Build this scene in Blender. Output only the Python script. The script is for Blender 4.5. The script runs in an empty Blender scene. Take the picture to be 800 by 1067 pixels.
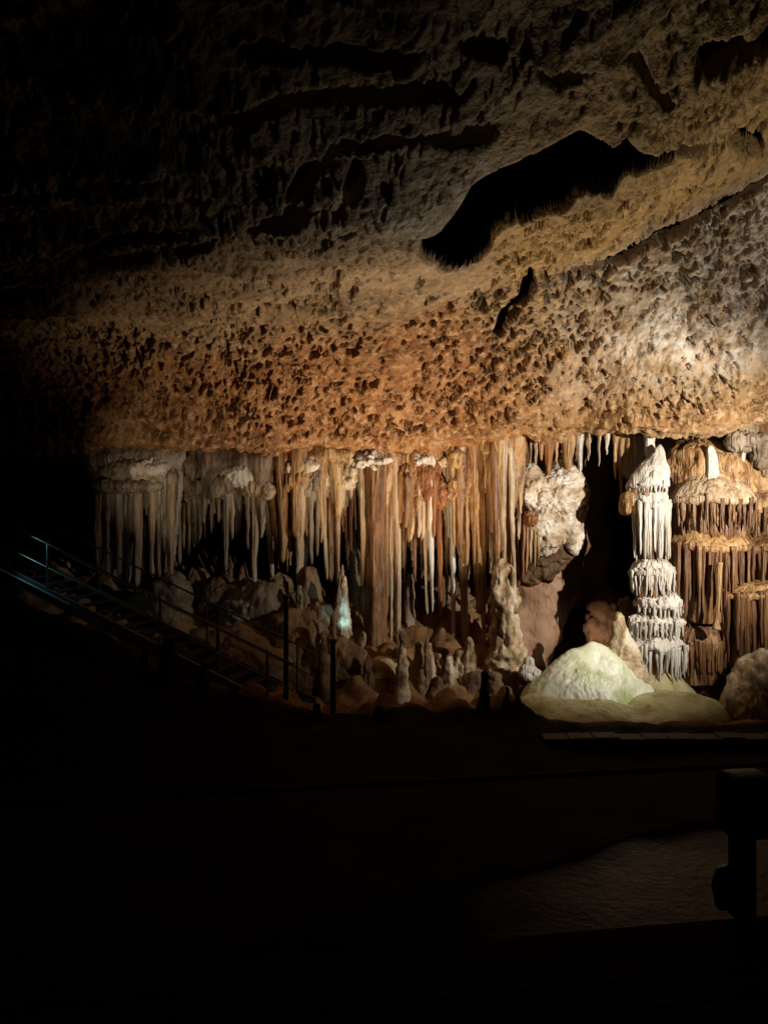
import bpy, math, random
import numpy as np

random.seed(7)
RNG = np.random.default_rng(11)
C = bpy.context.scene.collection
PI = math.pi
F = 785.0            # focal length in photo pixels (800 wide)
CZ = 1.75            # eye height above the viewing deck


def at(px, py, Y):
    return np.array([(px - 400.0) / F * Y, Y, CZ - (py - 533.5) / F * Y])


# ------------------------------------------------------------------ noise
def _hash(i, j, k, seed):
    h = (i.astype(np.int64) * 374761393 + j.astype(np.int64) * 668265263
         + k.astype(np.int64) * 2147483647 + seed * 1274126177) & 0xFFFFFFFF
    h = ((h ^ (h >> 13)) * 1274126177) & 0xFFFFFFFF
    h = ((h ^ (h >> 16)) * 2246822519) & 0xFFFFFFFF
    h = h ^ (h >> 15)
    return (h & 0xFFFFFF).astype(np.float64) / float(0xFFFFFF)


def vnoise(p, seed=0):
    p = np.asarray(p, float)
    q = np.floor(p)
    f = p - q
    f = f * f * f * (f * (f * 6 - 15) + 10)
    i, j, k = (q[..., a].astype(np.int64) for a in range(3))
    r = 0
    for a in (0, 1):
        wa = f[..., 0] if a else 1 - f[..., 0]
        for b in (0, 1):
            wb = f[..., 1] if b else 1 - f[..., 1]
            for c in (0, 1):
                wc = f[..., 2] if c else 1 - f[..., 2]
                r = r + wa * wb * wc * _hash(i + a, j + b, k + c, seed)
    return r * 2 - 1


def fbm(p, seed=0, octv=4, gain=0.5):
    p = np.asarray(p, float)
    s, a, t = 0, 1.0, 0
    for o in range(octv):
        s = s + a * vnoise(p * (2.03 ** o) + o * 17.3, seed + o)
        t += a
        a *= gain
    return s / t


def worley(p, seed=0):
    p = np.asarray(p, float)
    q = np.floor(p).astype(np.int64)
    f1 = np.full(p.shape[:-1], 9.0)
    f2 = f1.copy()
    cid = np.zeros(p.shape[:-1])
    for a in (-1, 0, 1):
        for b in (-1, 0, 1):
            for c in (-1, 0, 1):
                i, j, k = q[..., 0] + a, q[..., 1] + b, q[..., 2] + c
                h0 = _hash(i, j, k, seed)
                d = np.sqrt((i + h0 - p[..., 0]) ** 2
                            + (j + _hash(i, j, k, seed + 5) - p[..., 1]) ** 2
                            + (k + _hash(i, j, k, seed + 9) - p[..., 2]) ** 2)
                near = d < f1
                f2 = np.where(near, f1, np.minimum(f2, d))
                cid = np.where(near, _hash(i, j, k, seed + 21), cid)
                f1 = np.where(near, d, f1)
    return f1, f2, cid


def sstep(a, b, x):
    t = np.clip((x - a) / (b - a), 0, 1)
    return t * t * (3 - 2 * t)


# ------------------------------------------------------------------ meshes
def grid_faces(nr, nc, wrap=False, off=0):
    r = np.arange(nr - 1)[:, None]
    c = np.arange(nc if wrap else nc - 1)[None, :]
    c2 = (c + 1) % nc
    f = np.stack([r * nc + c, r * nc + c2, (r + 1) * nc + c2, (r + 1) * nc + c], -1)
    return f.reshape(-1, 4) + off


class MB:
    def __init__(self):
        self.v, self.q, self.t, self.n = [], [], [], 0

    def add(self, V, Q=None, T=None):
        V = np.asarray(V, float).reshape(-1, 3)
        if Q is not None and len(Q):
            self.q.append(np.asarray(Q) + self.n)
        if T is not None and len(T):
            self.t.append(np.asarray(T) + self.n)
        self.v.append(V)
        self.n += len(V)
        return self

    def tube(self, pts, rad, nseg=10, ribs=0.0, ribk=2.0, bump=0.0, bfreq=6.0, seed=0, ell=1.0, fine=0.0):
        """closed tapered tube through pts (N,3); rad (N,) metres; ribs run along its length"""
        pts = np.asarray(pts, float)
        rad = np.asarray(rad, float)
        n = len(pts)
        tan = np.gradient(pts, axis=0)
        tan /= np.linalg.norm(tan, axis=1)[:, None] + 1e-9
        ref = np.array([0, 1.0, 0]) if abs(tan[:, 1]).mean() < 0.8 else np.array([0, 0, 1.0])
        u = np.cross(tan, ref)
        u /= np.linalg.norm(u, axis=1)[:, None] + 1e-9
        w = np.cross(u, tan)
        th = np.linspace(0, 2 * PI, nseg, endpoint=False)
        c, s = np.cos(th), np.sin(th)
        r = np.repeat(rad[:, None], nseg, 1)
        arc = np.cumsum(np.r_[0, np.linalg.norm(np.diff(pts, axis=0), axis=1)])
        if ribs:
            q = np.stack(np.broadcast_arrays(c[None] * ribk + seed * 3.7, s[None] * ribk + 5.1, arc[:, None] * 0.35), -1)
            r = r * (1 + ribs * (vnoise(q, 3) + 0.5 * vnoise(q * 2.1, 4)))
        V = pts[:, None, :] + r[..., None] * (c[None, :, None] * u[:, None, :] + ell * s[None, :, None] * w[:, None, :])
        if bump or fine:
            d = V - pts[:, None, :]
            d /= np.linalg.norm(d, axis=-1, keepdims=True) + 1e-9
            dd = bump * rad[:, None] * fbm(V * bfreq * np.array([1, 1, .6]), 31 + seed, 3)
            if fine:
                dd = dd + fine * fbm(V * 9, 77, 3)
            V = V + d * dd[..., None]
        V = V.reshape(-1, 3)
        Q = grid_faces(n, nseg, True)
        a, b = len(V), len(V) + 1
        V = np.vstack([V, pts[0], pts[-1]])
        j = np.arange(nseg)
        j2 = (j + 1) % nseg
        T = np.vstack([np.stack([np.full(nseg, a), j2, j], -1),
                       np.stack([np.full(nseg, b), (n - 1) * nseg + j, (n - 1) * nseg + j2], -1)])
        return self.add(V, Q, T)

    def blob(self, c, rad, amp=0.15, freq=1.2, wor=0.0, wfreq=3.0, seed=0, res=40, power=1.0, flat=None, streak=0.0):
        """displaced ellipsoid; flat = world z below which the mass is cut off straight down"""
        c = np.asarray(c, float)
        rad = np.asarray(rad, float)
        nv, nu = res, res * 2
        ph = np.linspace(0.02, PI - 0.02, nv)
        th = np.linspace(0, 2 * PI, nu, endpoint=False)
        d = np.stack([np.sin(ph)[:, None] * np.cos(th)[None], np.sin(ph)[:, None] * np.sin(th)[None],
                      np.repeat(np.cos(ph)[:, None], nu, 1)], -1)
        V = c + d * rad
        s = amp * fbm(V * freq + seed * 7.7, 40 + seed, 4)
        if wor:
            f1, f2, _ = worley(V * wfreq + 0.35 * np.stack([vnoise(V * wfreq, 5)] * 3, -1), 60 + seed)
            s = s + wor * (0.55 - f1)
        if streak:
            k = np.stack([np.cos(th)[None] * 5 + np.zeros((nv, 1)), np.sin(th)[None] * 5 + np.zeros((nv, 1)), V[..., 2] * 0.5], -1)
            s = s + streak * (vnoise(k, 91 + seed) + .5 * vnoise(k * 2.2, 92)) * np.sin(ph)[:, None]
        V = c + d * rad * (1 + s)[..., None]
        if flat is not None:
            V[..., 2] = np.maximum(V[..., 2], flat)
        V = V.reshape(-1, 3)
        Q = grid_faces(nv, nu, True)
        a, b = len(V), len(V) + 1
        V = np.vstack([V, V[:nu].mean(0), V[-nu:].mean(0)])
        j = np.arange(nu)
        j2 = (j + 1) % nu
        T = np.vstack([np.stack([np.full(nu, a), j, j2], -1), np.stack([np.full(nu, b), (nv - 1) * nu + j2, (nv - 1) * nu + j], -1)])
        return self.add(V, Q[:, ::-1], T)

    def soft(self, ells, c=None, amp=.08, freq=1.3, wor=0.0, wfreq=4.0, fine=.02, seed=0, res=60, p=7, flow=0.0):
        """one skin round several overlapping ellipsoids [(centre, radii)], seen from a point inside them all"""
        E = [(np.asarray(a, float), np.asarray(r, float)) for a, r in ells]
        c = np.mean([a for a, _ in E], 0) if c is None else np.asarray(c, float)
        nv, nu = res, res * 2
        ph = np.linspace(0.02, PI - 0.02, nv)
        th = np.linspace(0, 2 * PI, nu, endpoint=False)
        d = np.stack([np.sin(ph)[:, None] * np.cos(th)[None], np.sin(ph)[:, None] * np.sin(th)[None],
                      np.repeat(np.cos(ph)[:, None], nu, 1)], -1)
        acc = np.zeros((nv, nu))
        for a, r in E:
            o_, q_ = (c - a) / r, d / r
            A = (q_ ** 2).sum(-1)
            B = (q_ * o_).sum(-1)
            D_ = B * B - A * ((o_ ** 2).sum() - 1)
            t = np.where(D_ > 0, (-B + np.sqrt(np.maximum(D_, 0))) / A, 0)
            acc = acc + np.maximum(t, 0) ** p
        t = np.maximum(acc, 1e-9) ** (1 / p)
        V = c + d * t[..., None]
        R = float(np.median(t))
        dd = amp * R * fbm(V * freq + seed * 7.7, 340 + seed, 4) + fine * fbm(V * 6, 345 + seed, 4)
        if wor:
            f1, f2, _ = worley(V * wfreq + .4 * np.stack([vnoise(V * wfreq * .8, 5), vnoise(V * wfreq * .8, 6), vnoise(V * wfreq * .8, 7)], -1), 360 + seed)
            dd = dd + wor * (.6 - f1)
        if flow:
            k = np.stack([d[..., 0] * 9 + seed, d[..., 1] * 9, V[..., 2] * .35], -1)
            dd = dd + flow * (vnoise(k, 391) + .6 * vnoise(k * 2.3, 392)) * np.sin(ph)[:, None]
        V = (V + d * dd[..., None]).reshape(-1, 3)
        Q = grid_faces(nv, nu, True)
        a_, b_ = len(V), len(V) + 1
        V = np.vstack([V, V[:nu].mean(0), V[-nu:].mean(0)])
        j = np.arange(nu)
        j2 = (j + 1) % nu
        T = np.vstack([np.stack([np.full(nu, a_), j, j2], -1), np.stack([np.full(nu, b_), (nv - 1) * nu + j2, (nv - 1) * nu + j], -1)])
        return self.add(V, Q[:, ::-1], T)

    def lathe(self, prof, cxy, ry, nu=72, amp=0.06, freq=2.0, flute=0.0, seed=0, shift=None):
        """prof: list of (r, z) from top to bottom; elliptical, ry = depth ratio; shift(z)->x offset"""
        prof = np.asarray(prof, float)
        tt = np.linspace(0, len(prof) - 1, (len(prof) - 1) * 7 + 1)
        r = np.interp(tt, np.arange(len(prof)), prof[:, 0])
        z = np.interp(tt, np.arange(len(prof)), prof[:, 1])
        k = np.array([1, 2, 3, 2, 1]) / 9.0
        r = np.convolve(np.pad(r, 2, 'edge'), k, 'valid')
        z = np.convolve(np.pad(z, 2, 'edge'), k, 'valid')
        th = np.linspace(0, 2 * PI, nu, endpoint=False)
        c, s = np.cos(th), np.sin(th)
        sx = np.zeros_like(z) if shift is None else np.array([shift(q) for q in z])
        base = np.stack(np.broadcast_arrays(cxy[0] + sx[:, None] + r[:, None] * c, cxy[1] + r[:, None] * s * ry, z[:, None] + 0 * c), -1)
        f = 1 + amp * fbm(base * freq, 50 + seed, 3)
        if flute:
            q = np.stack(np.broadcast_arrays(c[None] * 7 + seed, s[None] * 7, z[:, None] * 0.6), -1)
            f = f + flute * (vnoise(q, 8) + .6 * vnoise(q * 2.3, 9))
        V = np.stack([cxy[0] + sx[:, None] + r[:, None] * c * f, cxy[1] + r[:, None] * s * ry * f,
                      z[:, None] + 0.05 * fbm(base * 1.7, 70 + seed, 3)], -1).reshape(-1, 3)
        n = len(z)
        Q = grid_faces(n, nu, True)
        a, b = len(V), len(V) + 1
        V = np.vstack([V, V[:nu].mean(0), V[-nu:].mean(0)])
        j = np.arange(nu)
        j2 = (j + 1) % nu
        T = np.vstack([np.stack([np.full(nu, a), j2, j], -1), np.stack([np.full(nu, b), (n - 1) * nu + j, (n - 1) * nu + j2], -1)])
        return self.add(V, Q, T)

    def box(self, c, size, rz=0.0, tilt=0.0, bev=0.0):
        """box with optionally cut edges; tilt turns about local y"""
        import bmesh
        bm = bmesh.new()
        bmesh.ops.create_cube(bm, size=1.0)
        for v in bm.verts:
            v.co = (v.co.x * size[0], v.co.y * size[1], v.co.z * size[2])
        if bev:
            bmesh.ops.bevel(bm, geom=list(bm.edges), offset=bev, segments=2, affect='EDGES', profile=0.6)
        bm.verts.ensure_lookup_table()
        V = np.array([v.co[:] for v in bm.verts])
        ct, st = math.cos(tilt), math.sin(tilt)
        V = np.stack([V[:, 0] * ct + V[:, 2] * st, V[:, 1], -V[:, 0] * st + V[:, 2] * ct], -1)
        cz, sz = math.cos(rz), math.sin(rz)
        V = np.stack([V[:, 0] * cz - V[:, 1] * sz, V[:, 0] * sz + V[:, 1] * cz, V[:, 2]], -1) + np.asarray(c)
        T, Q = [], []
        for f in bm.faces:
            ids = [v.index for v in f.verts]
            if len(ids) == 4:
                Q.append(ids)
            else:
                for m in range(1, len(ids) - 1):
                    T.append([ids[0], ids[m], ids[m + 1]])
        bm.free()
        return self.add(V, Q, T)

    def build(self, name, mat, parent=None, smooth=True, attrs=None):
        V = np.vstack(self.v)
        if parent is None:
            loc = np.array([V[:, 0].mean(), V[:, 1].mean(), V[:, 2].min()])
        else:
            loc = np.zeros(3)
        pl = np.array(parent.get('_w', (0, 0, 0))) if parent is not None else loc
        Q = np.vstack(self.q) if self.q else np.zeros((0, 4), int)
        T = np.vstack(self.t) if self.t else np.zeros((0, 3), int)
        me = bpy.data.meshes.new(name)
        me.vertices.add(len(V))
        me.vertices.foreach_set('co', (V - pl).astype(np.float32).ravel())
        nl = Q.size + T.size
        me.loops.add(nl)
        me.loops.foreach_set('vertex_index', np.r_[Q.ravel(), T.ravel()].astype(np.int32))
        me.polygons.add(len(Q) + len(T))
        ls = np.r_[np.arange(len(Q)) * 4, Q.size + np.arange(len(T)) * 3].astype(np.int32)
        me.polygons.foreach_set('loop_start', ls)
        me.polygons.foreach_set('use_smooth', np.full(len(Q) + len(T), smooth, bool))
        me.update(calc_edges=True)
        me.validate()
        if attrs:
            for k, a in attrs.items():
                at_ = me.attributes.new(k, 'FLOAT', 'POINT')
                at_.data.foreach_set('value', np.asarray(a, np.float32).ravel())
        me.materials.append(mat)
        o = bpy.data.objects.new(name, me)
        C.objects.link(o)
        if parent is not None:
            o.parent = parent
            o['_w'] = tuple(float(q) for q in pl)
        else:
            o.location = [float(q) for q in loc]
            o['_w'] = tuple(float(q) for q in loc)
        return o


def empty(name, loc):
    o = bpy.data.objects.new(name, None)
    o.empty_display_size = 0.2
    o.location = [float(q) for q in loc]
    o['_w'] = tuple(float(q) for q in loc)
    C.objects.link(o)
    return o


def tag(o, label, cat, group=None):
    o['label'] = label
    o['category'] = cat
    if group:
        o['group'] = group
    return o


def struct(o):
    o['kind'] = 'structure'
    return o


# ------------------------------------------------------------------ materials
def stone(name, cols, scale=1.4, streak=(1, 1, 1), rough=0.55, bump=0.25, bscale=14.0, dirt=None, spec=0.35, dist=0.06, patch=None, flute=None):
    """cols: list of (position, rgb) for a ramp over streaky world-space noise"""
    m = bpy.data.materials.new(name)
    m.use_nodes = True
    nt = m.node_tree
    N = nt.nodes
    L = nt.links
    b = N['Principled BSDF']
    geo = N.new('ShaderNodeNewGeometry')
    mp = N.new('ShaderNodeMapping')
    mp.inputs['Scale'].default_value = streak
    L.new(geo.outputs['Position'], mp.inputs['Vector'])
    n1 = N.new('ShaderNodeTexNoise')
    n1.inputs['Scale'].default_value = scale
    n1.inputs['Detail'].default_value = 6
    n1.inputs['Roughness'].default_value = 0.62
    n1.inputs['Distortion'].default_value = 0.4
    L.new(mp.outputs[0], n1.inputs['Vector'])
    r = N.new('ShaderNodeValToRGB')
    el = r.color_ramp.elements
    while len(el) < len(cols):
        el.new(0.5)
    for e, (p, c) in zip(el, cols):
        e.position = p
        e.color = (*c, 1)
    L.new(n1.outputs['Fac'], r.inputs[0])
    col = r.outputs[0]

    def mixin(col, rgb, sc, lo, hi, vec=None, det=5):
        n = N.new('ShaderNodeTexNoise')
        n.inputs['Scale'].default_value = sc
        n.inputs['Detail'].default_value = det
        n.inputs['Roughness'].default_value = 0.65
        L.new(vec if vec is not None else geo.outputs['Position'], n.inputs['Vector'])
        mr = N.new('ShaderNodeMapRange')
        mr.inputs['From Min'].default_value = lo
        mr.inputs['From Max'].default_value = hi
        L.new(n.outputs['Fac'], mr.inputs['Value'])
        mx = N.new('ShaderNodeMix')
        mx.data_type = 'RGBA'
        L.new(mr.outputs[0], mx.inputs['Factor'])
        L.new(col, mx.inputs[6])
        mx.inputs[7].default_value = (*rgb, 1)
        return mx.outputs[2]
    if dirt:
        col = mixin(col, dirt, 3.1, 0.56, 0.72)
    if patch:
        col = mixin(col, patch[0], patch[1], patch[2], patch[3])
    fl = None
    if flute:
        m2 = N.new('ShaderNodeMapping')
        m2.inputs['Scale'].default_value = (7, 7, .45)
        L.new(geo.outputs['Position'], m2.inputs['Vector'])
        fl = N.new('ShaderNodeTexNoise')
        fl.inputs['Scale'].default_value = 1.7
        fl.inputs['Detail'].default_value = 3
        fl.inputs['Roughness'].default_value = .55
        L.new(m2.outputs[0], fl.inputs['Vector'])
        mr = N.new('ShaderNodeMapRange')
        mr.inputs['From Min'].default_value = .50
        mr.inputs['From Max'].default_value = .36
        mr.inputs['To Max'].default_value = .75
        L.new(fl.outputs['Fac'], mr.inputs['Value'])
        mx = N.new('ShaderNodeMix')
        mx.data_type = 'RGBA'
        L.new(mr.outputs[0], mx.inputs['Factor'])
        L.new(col, mx.inputs[6])
        mx.inputs[7].default_value = (*flute, 1)
        col = mx.outputs[2]
    L.new(col, b.inputs['Base Color'])
    b.inputs['Roughness'].default_value = rough
    b.inputs['Specular IOR Level'].default_value = spec
    nb = N.new('ShaderNodeTexNoise')
    nb.inputs['Scale'].default_value = bscale
    nb.inputs['Detail'].default_value = 5
    nb.inputs['Roughness'].default_value = 0.6
    L.new(mp.outputs[0], nb.inputs['Vector'])
    bp = N.new('ShaderNodeBump')
    bp.inputs['Strength'].default_value = bump
    bp.inputs['Distance'].default_value = dist
    L.new(nb.outputs['Fac'], bp.inputs['Height'])
    if fl:
        bq = N.new('ShaderNodeBump')
        bq.inputs['Strength'].default_value = .9
        bq.inputs['Distance'].default_value = .09
        L.new(fl.outputs['Fac'], bq.inputs['Height'])
        L.new(bp.outputs[0], bq.inputs['Normal'])
        bp = bq
    L.new(bp.outputs[0], b.inputs['Normal'])
    return m, nt, col, b


VS = (2.2, 2.2, 0.22)      # vertical streaks on dripstone
WHITE = stone('white_calcite', [(.30, (.36, .31, .25)), (.5, (.55, .52, .47)), (.7, (.66, .645, .61))], 1.6, VS, .42, .3, 9, spec=.5, flute=(.40, .35, .29))[0]
CREAM = stone('cream_dripstone', [(.30, (.22, .13, .06)), (.48, (.40, .29, .18)), (.68, (.56, .46, .33))], 1.8, VS, .45, .3, 9, spec=.45, flute=(.20, .11, .05))[0]
OCHRE = stone('ochre_dripstone', [(.30, (.14, .06, .022)), (.48, (.34, .19, .075)), (.68, (.48, .32, .15))], 1.8, VS, .45, .35, 9, spec=.45, flute=(.13, .055, .02))[0]
BROWN = stone('brown_dripstone', [(.30, (.06, .026, .011)), (.5, (.18, .085, .034)), (.70, (.34, .20, .095))], 1.9, VS, .45, .35, 9, spec=.45, flute=(.05, .022, .01))[0]
RUST = stone('rust_dripstone', [(.30, (.11, .036, .012)), (.5, (.26, .10, .036)), (.70, (.38, .19, .08))], 1.9, VS, .5, .35, 9, flute=(.08, .03, .012))[0]
GREY = stone('grey_dripstone', [(.30, (.12, .08, .05)), (.5, (.26, .20, .14)), (.70, (.42, .36, .28))], 1.7, VS, .5, .35, 9, flute=(.11, .075, .045))[0]


def drapery_material(name, ramp, flute):
    m, nt, col, b = stone(name, ramp, 1.5, VS, .42, .35, 9, spec=.5, flute=flute)
    N, L = nt.nodes, nt.links
    rn = next(n for n in N if n.type == 'VALTORGB')
    src = rn.inputs[0].links[0].from_socket
    a = N.new('ShaderNodeAttribute')
    a.attribute_name = 'tone'
    q = N.new('ShaderNodeMath')
    q.operation = 'MULTIPLY_ADD'
    L.new(src, q.inputs[0])
    q.inputs[1].default_value = 1.0
    q.inputs[2].default_value = -.5
    d = N.new('ShaderNodeMath')
    L.new(a.outputs['Fac'], d.inputs[0])
    L.new(q.outputs[0], d.inputs[1])
    L.new(d.outputs[0], rn.inputs[0])
    return m


DRW = drapery_material('warm_drapery', [(.05, (.05, .02, .009)), (.25, (.17, .075, .028)), (.45, (.33, .18, .07)), (.65, (.48, .34, .18)), (.82, (.60, .50, .36)), (1.0, (.72, .68, .61))], (.10, .045, .018))
DRG = drapery_material('grey_drapery', [(.05, (.05, .03, .018)), (.25, (.13, .085, .05)), (.45, (.25, .19, .13)), (.65, (.38, .32, .25)), (.82, (.50, .45, .38)), (1.0, (.66, .63, .58))], (.09, .06, .038))
POPC = stone('popcorn_calcite', [(.33, (.24, .15, .08)), (.48, (.52, .42, .30)), (.62, (.74, .70, .64))], 2.2, (1, 1, 1), .6, .5, 16, dirt=(.22, .12, .06))[0]
MOTT = stone('mottled_calcite', [(.36, (.10, .055, .022)), (.50, (.42, .31, .18)), (.62, (.62, .54, .42))], 2.6, (1, 1, .7), .55, .6, 14, dirt=(.16, .085, .03))[0]
MUDR = stone('brown_cave_rock', [(.32, (.07, .036, .017)), (.5, (.165, .095, .046)), (.68, (.27, .18, .10))], 1.0, (1, 1, .8), .6, .6, 12)[0]
PINK = stone('pink_brown_rock', [(.32, (.17, .085, .045)), (.5, (.29, .165, .10)), (.68, (.38, .25, .165))], 1.3, (1, 1, .35), .6, .7, 8, dirt=(.13, .065, .03))[0]
GREYR = stone('grey_cave_rock', [(.32, (.09, .06, .038)), (.5, (.19, .145, .095)), (.68, (.30, .245, .18))], 1.0, (1, 1, .7), .6, .6, 12, dirt=(.16, .09, .04))[0]
GREEN = stone('algae_stained_calcite', [(.30, (.50, .52, .36)), (.5, (.70, .71, .58)), (.7, (.78, .78, .70))], 1.1, (1.6, 1.6, .35), .4, .3, 9, spec=.5,
              patch=((.36, .42, .15), 1.3, .50, .68))[0]
SLAB = stone('pale_flowstone_floor', [(.30, (.24, .20, .08)), (.5, (.44, .40, .20)), (.7, (.56, .52, .32))], 1.6, (1, 1, 1), .4, .9, 7, dirt=(.2, .15, .06))[0]
DARK = stone('unlit_rock', [(.3, (.008, .006, .0045)), (.55, (.016, .012, .009)), (.75, (.03, .022, .016))], 1.2, (1, 1, 1), .8, .7, 10, spec=.05)[0]  # the silhouettes' shade is painted into this rock colour
BACK = stone('dark_back_rock', [(.3, (.05, .025, .012)), (.55, (.10, .055, .028)), (.75, (.16, .09, .05))], .8, (1, 1, .8), .8, .5, 8, spec=.1)[0]
PATHM = stone('wet_mud_path', [(.3, (.055, .032, .015)), (.55, (.085, .052, .026)), (.75, (.12, .078, .042))], .9, (1, 1, 1), .36, .5, 12, spec=.10)[0]
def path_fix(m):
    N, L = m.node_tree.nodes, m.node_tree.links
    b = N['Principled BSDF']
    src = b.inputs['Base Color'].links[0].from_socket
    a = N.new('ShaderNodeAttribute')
    a.attribute_name = 'bare_lit'
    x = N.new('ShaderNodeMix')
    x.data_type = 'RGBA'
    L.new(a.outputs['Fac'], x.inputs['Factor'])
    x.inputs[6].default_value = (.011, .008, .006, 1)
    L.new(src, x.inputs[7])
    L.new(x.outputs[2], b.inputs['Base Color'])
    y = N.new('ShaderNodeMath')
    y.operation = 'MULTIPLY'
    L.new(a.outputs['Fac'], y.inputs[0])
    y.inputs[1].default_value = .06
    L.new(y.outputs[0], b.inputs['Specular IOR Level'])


path_fix(PATHM)
TEALR = stone('blue_green_calcite', [(.30, (.30, .42, .42)), (.5, (.55, .68, .68)), (.7, (.75, .82, .82))], 2.4, (1, 1, .6), .5, .6, 14, dirt=(.12, .14, .12))[0]


def metal(name, rgb, rough=.45, met=.9):
    m = bpy.data.materials.new(name)
    m.use_nodes = True
    nt = m.node_tree
    b = nt.nodes['Principled BSDF']
    n = nt.nodes.new('ShaderNodeTexNoise')
    n.inputs['Scale'].default_value = 25
    n.inputs['Detail'].default_value = 4
    r = nt.nodes.new('ShaderNodeValToRGB')
    r.color_ramp.elements[0].color = (*[c * .6 for c in rgb], 1)
    r.color_ramp.elements[1].color = (*rgb, 1)
    nt.links.new(n.outputs['Fac'], r.inputs[0])
    nt.links.new(r.outputs[0], b.inputs['Base Color'])
    b.inputs['Metallic'].default_value = met
    b.inputs['Roughness'].default_value = rough
    return m


STEEL = metal('galvanised_steel', (.20, .20, .195), .5, .7)
IRON = metal('dark_painted_iron', (.03, .026, .024), .5, .3)
RUSTI = metal('rusty_iron', (.10, .05, .03), .7, .2)
TREAD = metal('wet_tread_plate', (.035, .032, .03), .5, .3)


# ceiling material: orange stained face, grey tan roof, dark specks
def ceiling_material():
    m, nt, col, b = stone('pitted_limestone', [(.30, (.12, .085, .048)), (.5, (.22, .16, .095)), (.70, (.34, .265, .175))], .9, (1, 1, 1), .6, .8, 9.0, dist=.10, spec=.25)
    N, L = nt.nodes, nt.links
    geo = N.new('ShaderNodeNewGeometry')

    def noise(sc, det=5, ro=.65):
        n = N.new('ShaderNodeTexNoise')
        n.inputs['Scale'].default_value = sc
        n.inputs['Detail'].default_value = det
        n.inputs['Roughness'].default_value = ro
        L.new(geo.outputs['Position'], n.inputs['Vector'])
        return n.outputs['Fac']

    def rng(s, a, c):
        mr = N.new('ShaderNodeMapRange')
        mr.inputs['From Min'].default_value = a
        mr.inputs['From Max'].default_value = c
        L.new(s, mr.inputs['Value'])
        return mr.outputs[0]

    def mul(a, c):
        x = N.new('ShaderNodeMath')
        x.operation = 'MULTIPLY'
        L.new(a, x.inputs[0])
        L.new(c, x.inputs[1])
        return x.outputs[0]

    def mix(fac, a, c):
        x = N.new('ShaderNodeMix')
        x.data_type = 'RGBA'
        L.new(fac, x.inputs['Factor'])
        L.new(a, x.inputs[6])
        if isinstance(c, tuple):
            x.inputs[7].default_value = (*c, 1)
        else:
            L.new(c, x.inputs[7])
        return x.outputs[2]

    def attr(k):
        a = N.new('ShaderNodeAttribute')
        a.attribute_name = k
        return a.outputs['Fac']
    ru = N.new('ShaderNodeValToRGB')
    e = ru.color_ramp.elements
    e.new(.5)
    for q, p, c in zip(e, (.32, .5, .7), ((.13, .054, .018), (.27, .130, .050), (.38, .215, .10))):
        q.position = p
        q.color = (*c, 1)
    L.new(noise(1.7), ru.inputs[0])
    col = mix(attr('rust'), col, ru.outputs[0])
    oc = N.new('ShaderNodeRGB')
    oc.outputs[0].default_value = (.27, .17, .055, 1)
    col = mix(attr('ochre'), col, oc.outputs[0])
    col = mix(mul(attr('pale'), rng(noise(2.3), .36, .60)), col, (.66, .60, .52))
    col = mix(mul(rng(noise(7.0, 3), .50, .66), attr('chips')), col, (.46, .30, .17))
    col = mix(mul(rng(noise(4.2, 4), .56, .68), attr('specks')), col, (.05, .035, .022))
    L.new(col, b.inputs['Base Color'])
    return m


CEIL = ceiling_material()


# ------------------------------------------------------------------ the roof of the chamber
def interp(tab, x):
    a = np.array(tab, float)
    return np.interp(x, a[:, 0], a[:, 1])


LIP = [(-600, 470), (0, 470), (100, 468), (200, 466), (300, 468), (380, 470), (450, 470), (520, 457), (600, 455), (680, 452), (740, 449), (800, 440), (1400, 430)]
FTOP = [(-600, 372), (0, 352), (100, 345), (300, 338), (430, 332), (520, 305), (640, 268), (720, 232), (800, 190), (1000, 120), (1400, 60)]
Y_FT = 13.4
YLIP = [(-600, 16.0), (470, 15.95), (515, 15.5), (605, 15.55), (660, 15.0), (760, 14.8), (1400, 14.6)]


def seg_dist(px, py, pl):
    """distance to a polyline in photo pixels and how far along it (0..1)"""
    best = np.full(px.shape, 1e9)
    for (x0, y0), (x1, y1) in zip(pl[:-1], pl[1:]):
        dx, dy = x1 - x0, y1 - y0
        t = np.clip(((px - x0) * dx + (py - y0) * dy) / (dx * dx + dy * dy), 0, 1)
        best = np.minimum(best, np.hypot(px - x0 - t * dx, py - y0 - t * dy))
    return best


def in_poly(px, py, pl):
    ins = np.zeros(px.shape, bool)
    n = len(pl)
    for i in range(n):
        x0, y0 = pl[i]
        x1, y1 = pl[(i + 1) % n]
        c = ((y0 > py) != (y1 > py)) & (px < (x1 - x0) * (py - y0) / (y1 - y0 + 1e-9) + x0)
        ins ^= c
    return ins


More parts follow.
